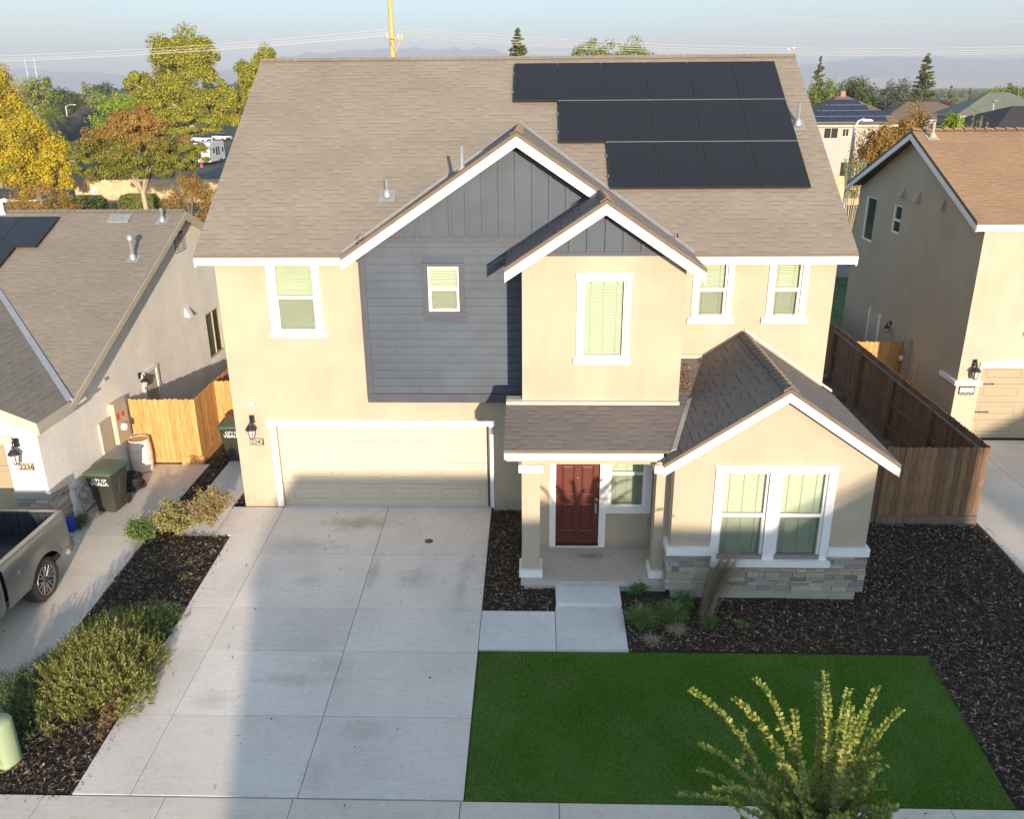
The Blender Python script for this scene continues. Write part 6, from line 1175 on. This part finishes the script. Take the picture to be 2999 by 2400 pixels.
conifer('narrow dark conifer at the upper right corner of the main roof', (40.2, 112, -.36), 13.6, 3.0, CON, .3, 9000, 1); tree('olive_tree', 'yellow-green tree right of the narrow conifer', (37.9, 102, -.36), [((0, 0, 7.2), (2.4, 2, 3.2), 1), ((-1.4, 0, 5.), (2, 2, 2.5), .6)], PALE, .25, 7000, .25, None, 12, shell=.4)
tree('bushy_tree', 'broad dark green tree behind the house with blue solar panels', (58.4, 150, -.36), [((0, 0, 7.4), (4.8, 4, 3.2), 2), ((3.5, 0, 6), (3, 3, 2.6), 1)], DKG, .4, 8000, .35, None, 13, shell=.4)
conifer('tall dark conifer standing above the brown roofs on the right', (66.7, 140, -.36), 15.0, 4.1, CON, .36, 15000, 2); tree('dark_tree', 'grey-green tree left of the tall conifer', (71.0, 162, -.36), [((0, 0, 7.0), (3.4, 3, 3.7), 1)], LEAF('grey_leaf', (.07, .07, .05), (.11, .11, .07), (.15, .15, .09)), .4, 5000, .3, None, 14)
tree('plum_tree', 'maroon-leaved plum tree behind the brown roofs', (66.5, 130, -.36), [((0, 0, 5.0), (3.0, 2.5, 2.4), 1)], MAR, .28, 6000, .25, None, 15, shell=.4)
for k, (x, y, h) in enumerate(((98.5, 250, 10.6), (121, 250, 9.6), (126.6, 250, 9.0))): conifer('far conifer, %s' % ('left of the tall dark one' if k == 0 else 'right of the maroon tree' if k == 1 else 'above the green roof, paler with haze'), (x, y, -.36), h, 2.6, CON, .6, 1800, 20+k)
tree('yellow_tree', 'small bright yellow-green tree above the sage-green roof', (99, 180, -.36), [((0, 0, 6.4), (2.7, 2.5, 2.6), 1)], BRT, .4, 3500, .3, None, 16); tree('bushy_tree', 'mixed green trees clump at the far right edge', (87.6, 150, -.36), [((0, 0, 6.8), (3.6, 3, 3.4), 1), ((4, 0, 6.2), (3, 3, 3.2), 1)], PALE, .4, 6000, .3, None, 17)
sh_ = far_house('two-storey house with rows of blue solar panels beyond the roof', (33.2, 80.5, -.36), 11.4, 10, 6.0, 8.75, WALLW, SH_B, 0, .05, wins=((-3.1, -1.6, 4.55, 5.65), (-1.2, -.5, 4.75, 5.55), (-1.0, .6, .2, 2.25)))
PB = basic('blue_solar_cells', (.02, .024, .045), .3, .2, 3., spec=.6)
sl_ = (8.75-5.9)/(10/2+.5); Pf = lambda u, v: Vector((u, -5.5+v, 5.9+sl_*v+.12))
for r_, (u0, n_) in enumerate(((-5.0, 5), (-4.3, 5), (-3.0, 3), (-1.9, 2))):
    for i in range(n_): a, b, c0, c1 = u0+i*1.66, u0+i*1.66+1.62, .25+r_*1.04, .25+r_*1.04+1.0; m = MB(); q = [Pf(a, c0), Pf(b, c0), Pf(b, c1), Pf(a, c1)]; m.hexa(q+[p+Vector((0, 0, .05)) for p in q]); m.build('solar_panel', PB, sh_)
m = MB(); m.box(-.25, .25, -.3, .2, 8.5, 9.15); m.build('chimney', basic('chimney_clay', (.32, .17, .10), .8), sh_)
wall_block('tan block wall glimpsed between the main roof and the tan house', 20, 33, 58, -.36, 2.0, BL_); wall_block('shaded grey block wall at the end of the narrow back lawn', 8, 34, 27, -.3, 1.45, island('grey_blocks', [(0, (.24, .23, .22)), (1, (.3, .29, .27))], .9))
far_house('low brown-roofed house behind the orange shrubs', (60.2, 124, -.36), 13, 11, 5.0, 7.35, WALLW, SH_B, R(-8)); far_house('sage-green-roofed house near the right edge', (55.8, 92.5, -.36), 10.5, 13, 6.45, 8.85, stucco('grey_stucco', (.36, .34, .30)), SH_G, R(-14), .2, wins=((-3.9, -3.1, 4.8, 5.9),)); far_house('dark-roofed house in front of the sage-green roof', (47.8, 70, -.36), 12.5, 10, 6.0, 7.75, stucco('brown_stucco', (.3, .24, .18)), SH_K, R(6), .3); far_house('tiny cream gabled house beyond the maroon tree', (70.5, 128, -.36), 5, 6, 5.9, 7.1, WALLW, SH_B, 0, .1)
m = MB(); m.tube([(0, 0, 0), (-.1, -.1, .6), (-.15, -.1, .85)], .05, 6); m.lathe((-.15, -.25, 1.0), [(0, .0), (.3, .08), (.42, .18)], 14); c_ = m.build('satellite_dish', GALV, None, (51.9, 85.3, 6.5)); c_['label'] = 'grey satellite dish on the sage-green roof'; c_['category'] = 'satellite dish'
for lb, x, y, cz_, rr_, mt, sd in (('tall orange crape myrtle beside the tan house gable', 22.6, 40, 5.3, (1.7, 1.4, 2.5), SHB, 31), ('rust-coloured crape myrtle, second along the back wall', 24.9, 41, 5.7, (1.9, 1.4, 2.5), SHB, 32), ('orange crape myrtle above the tan house ridge', 27.2, 41, 5.2, (1.7, 1.3, 2.1), SHB, 33), ('amber crape myrtle nearest the right edge behind the tan roof', 33.4, 41, 5.0, (1.5, 1.3, 1.9), SHB, 34), ('bright lime-green shrub above the tan house ridge', 26.3, 38.5, 6.6, (.75, .7, 1.3), BRT, 35)):
    tree('crape_myrtle', lb, (x, y, -.36), [((0, 0, cz_), rr_, 1)], mt, .14, 17000, .07, None, sd, crad=.25, nclump=60, group='autumn shrubs along the back wall', shell=.3)
for lb, x, y, h, n in (('group of pale green upright shoots above the tan ridge', 25.7, 35, 7.9, 8), ('small pale green shoots farther right above the tan ridge', 27.0, 35, 7.35, 6), ('silvery willow shoots below the orange crape myrtle', 19.5, 35.5, 5.4, 16)):
    t = thing('tall_shoots', lb, 'shrub', (x, y, -.36)); gg = np.random.default_rng(int(x*10)); m = MB(); PP = []
    for k in range(n):
        tx, ty = gg.uniform(-.55, .55), gg.uniform(-.3, .3); tp_ = Vector((tx*1.5, ty, (h+.36)*gg.uniform(.86, 1.0))); m.tube([(tx*.2, ty*.2, 0), (tx*.7, ty*.7, h*.6), tp_], [.03, .02, .006], 5)
        for j in range(110): f = gg.uniform(.55, 1); q = Vector((tx*.7, ty*.7, h*.6)).lerp(tp_, (f-.55)/.45); PP.append([q.x+gg.normal(0, .05), q.y+gg.normal(0, .05), q.z])
    m.build('stems', BARKP, t); PP = np.array(PP); npmesh('foliage', leaf_quads(PP, gg.normal(0, 1, PP.shape), .13, .4, .5), np.arange(4*len(PP)).reshape(-1, 4), LEAF('silver_leaf', (.10, .15, .05), (.17, .23, .08), (.25, .29, .12)), t)
# trees peeking over the main ridge
conifer('small pointed conifer peeking over the middle of the main ridge', (-1.2, 60, -.36), 14.4, 4.2, CON, .17, 24000, 41); t_ = tree('willow_tree', 'wispy pale green treetop peeking over the ridge above the solar panels', (6.9, 60, -.36), [((-1.4, 0, 12.2), (1.7, 1.5, 1.35), 1), ((1.6, 0, 12.3), (1.7, 1.5, 1.15), 1), ((-2.9, 0, 11.9), (.9, 1, 1.1), .3), ((3.2, 0, 11.4), (1, 1, 1.), .3), ((0, 0, 9.5), (3.4, 2, 2.4), 1)], PALE, .16, 11000, .25, None, 42, crad=.3, shell=.3, nclump=90)
# distant tree line: individuals sharing one mesh of each kind
kinds = [tree('distant_tree', 'hazy round green tree in the distant tree line', (-150, 300, -.36), [((0, 0, 5.2), (4.5, 4, 4.2), 1)], PALE, .9, 1300, .3, None, 51, nclump=26, group='distant trees of the hazy tree line'), tree('distant_tree', 'hazy dark green tree in the distant tree line', (-165, 320, -.36), [((0, 0, 5.8), (3.8, 4, 5.2), 1)], DKG, .9, 1300, .3, None, 52, nclump=26, group='distant trees of the hazy tree line')]
gd_ = random.Random(12)
for k in range(190):
    left = k % 5 < 2; y = gd_.uniform(260, 420) if k % 3 else gd_.uniform(420, 800)
    x = gd_.uniform(-.56, -.27)*y if left else gd_.uniform(.30, .66)*y
    s = gd_.uniform(.6, 1.15)*(1.1 if left else .5); copy_tree(kinds[k % 2], (x, y, -.36), gd_.uniform(0, 6.28), (s*1.15, s*1.15, s*gd_.uniform(.8, 1.1)))
g = np.random.default_rng(77); n = 2600; y = 800*np.exp(g.uniform(0, 1.5, n)); x = y*g.uniform(-.62, .72, n); q = 26; P = np.repeat(np.stack([x, y, np.full(n, 1.3)], 1), q, 0)+g.normal(0, 1, (n*q, 3))*np.array([4.5, 4.5, 1.5]); P[:, 2] = np.abs(P[:, 2])-.36
npmesh('orchard', leaf_quads(P, np.tile([0, -.3, 1], (n*q, 1)), 3.0, .7, .6), np.arange(4*n*q).reshape(-1, 4), DKG, kind='stuff')
# hills and mountains
def range_(name, y0, depth, prof, mat, seed, x0=-9000, x1=10500, nx=240, ny=26, rough=.13):
    g = np.random.default_rng(seed); xs_ = np.linspace(x0, x1, nx); px = [p[0] for p in prof]; pz_ = [p[1] for p in prof]; H = np.interp(xs_, px, pz_)
    nz_ = sum(np.sin(xs_*f+g.uniform(0, 6))*a for f, a in ((.004, .4), (.009, .3), (.02, .2), (.045, .1))); P = []
    for i, x in enumerate(xs_):
        row = []
        for j in range(ny):
            t = j/(ny-1); env = math.sin(math.pi*min(t*.62, 1))**1.1 if t < .81 else 1*(1-(t-.81)/.19*.9)
            rid = .13*math.sin(x*.013+t*9+2*math.sin(x*.004+t*5))+.08*math.sin(x*.031-t*14)
            z = H[i]*max(0, env*(1+rough*nz_[i])*(1+rid*(1-t*.9)))-6; row.append((x, y0+depth*t+60*math.sin(x*.006), z))
        P.append(row)
    m = MB(); m.grid(P); m.build(name, mat, None, kind='structure')
range_('hills', 4700, 1800, [(-9000, 15), (-3000, 22), (0, 25), (1300, 38), (1750, 72), (1900, 92), (2070, 66), (2270, 78), (2470, 74), (2600, 38), (2800, 72), (3000, 58), (3165, 70), (3600, 84), (5000, 50), (10500, 40)], basic('dry_hills', (.62, .42, .29), 1., .12, .004), 5, rough=.1)
range_('mountains', 7600, 2600, [(-9000, 330), (-5371, 255), (-4342, 200), (-3700, 160), (-3316, 190), (-2900, 300), (-2430, 385), (-1922, 395), (-1581, 440), (-1100, 420), (-576, 418), (-242, 370), (800, 300), (1800, 250), (2590, 225), (2886, 235), (3224, 290), (3517, 310), (3813, 298), (4061, 288), (4263, 255), (4453, 285), (4706, 275), (6000, 310), (10500, 330)], basic('far_mountains', (.16, .155, .16), 1., .15, .002), 6, rough=.035)

# ================================================================== ACROSS THE STREET (behind the camera; their roofs shade the scene)
c13, s13, te_ = math.cos(R(SUN_AZ)), math.sin(R(SUN_AZ)), math.tan(R(SUN_EL))
def wz(wv_, z0, y): x = (wv_-y*s13)/c13; return x, z0+(x*s13-y*c13)*te_
def opp_house(label, wl, wr, zl, yr=-34., hd=4., rise=.75, gable=None):
    t = thing('house', label, 'house', (0, 0, 0)); yb_, yf_ = yr-hd, yr+hd
    xl = (wl-yb_*s13)/c13; xr_ = (wr-yf_*s13)/c13; zr = wz(wl+1, zl, yr)[1]; ze = zr-rise; m = MB(); g0 = -.8
    m.box(xl+.05, xr_-.05, yb_+.4, yf_-.4, g0, ze-.05)
    for x in (xl+.05, xr_-.05): m.face([(x, yb_+.4, ze-.05), (x, yf_-.4, ze-.05), (x, yr, zr-.12)])
    m.build('wall', STUC_R, t)
    roof('roof', t, [(xl, yf_, ze), (xr_, yf_, ze), (xr_, yr, zr), (xl, yr, zr)], (1, 0, 0), SH, .1); roof('roof', t, [(xl, yr, zr), (xr_, yr, zr), (xr_, yb_, ze), (xl, yb_, ze)], (1, 0, 0), SH, .1)
    if gable:
        (wa, za), (wb, zb), (wc, zc) = gable; y = yf_+.5; P = [wz(a, b, y) for a, b in gable]; y2 = yr
        m = MB(); m.prism([(P[0][0]+.3, y-.4, g0), (P[2][0]-.03, y-.4, g0), (P[2][0]-.03, y-.4, P[2][1]-.1), (P[1][0], y-.4, P[1][1]-.15), (P[0][0]+.3, y-.4, P[0][1]-.1)], (0, y2-y, 0)); m.build('gable_wall', STUC_R, t)
        roof('gable_roof', t, [(P[0][0], y, P[0][1]), (P[1][0], y, P[1][1]), (P[1][0], y2, P[1][1]), (P[0][0], y2, P[0][1])], (0, 1, 0), SH, .1); roof('gable_roof', t, [(P[1][0], y, P[1][1]), (P[2][0], y, P[2][1]), (P[2][0], y2, P[2][1]), (P[1][0], y2, P[1][1])], (0, 1, 0), SH, .1)
    for k in range(3): m = MB(); x0 = xl+1.5+k*(xr_-xl-3)/3; m.box(x0, x0+1.2, yf_-.4, yf_-.37, .4, 1.9); m.build('window', DARK, t)
    return t
opp_house('one-storey tan house across the street behind the camera, with a taller gable', -6.0, 9.85, 1.0, gable=((3.75, .62), (6.9, 2.5), (9.88, 1.40)))
opp_house('tan house across the street behind the camera, farthest left', -22, -9.7, 1.40)
opp_house('tan house across the street behind the camera, farthest right', 10.3, 24, .05, rise=.6, gable=((13.0, .08), (16.5, 1.9), (20., .1)))

# ================================================================== HAZE
m = MB(); m.box(-12600, 12600, -200, 12400, -8, 510)
hm = bpy.data.materials.new('haze_air'); hm.use_nodes = True; hn = hm.node_tree; hn.nodes.clear(); ho = hn.nodes.new('ShaderNodeOutputMaterial'); pv = hn.nodes.new('ShaderNodeVolumePrincipled')
pv.inputs['Color'].default_value = (.86, .90, .97, 1); pv.inputs['Density'].default_value = 2.0e-4; pv.inputs['Anisotropy'].default_value = 0.; hn.links.new(pv.outputs[0], ho.inputs['Volume'])
m.build('haze', hm, None, kind='stuff')
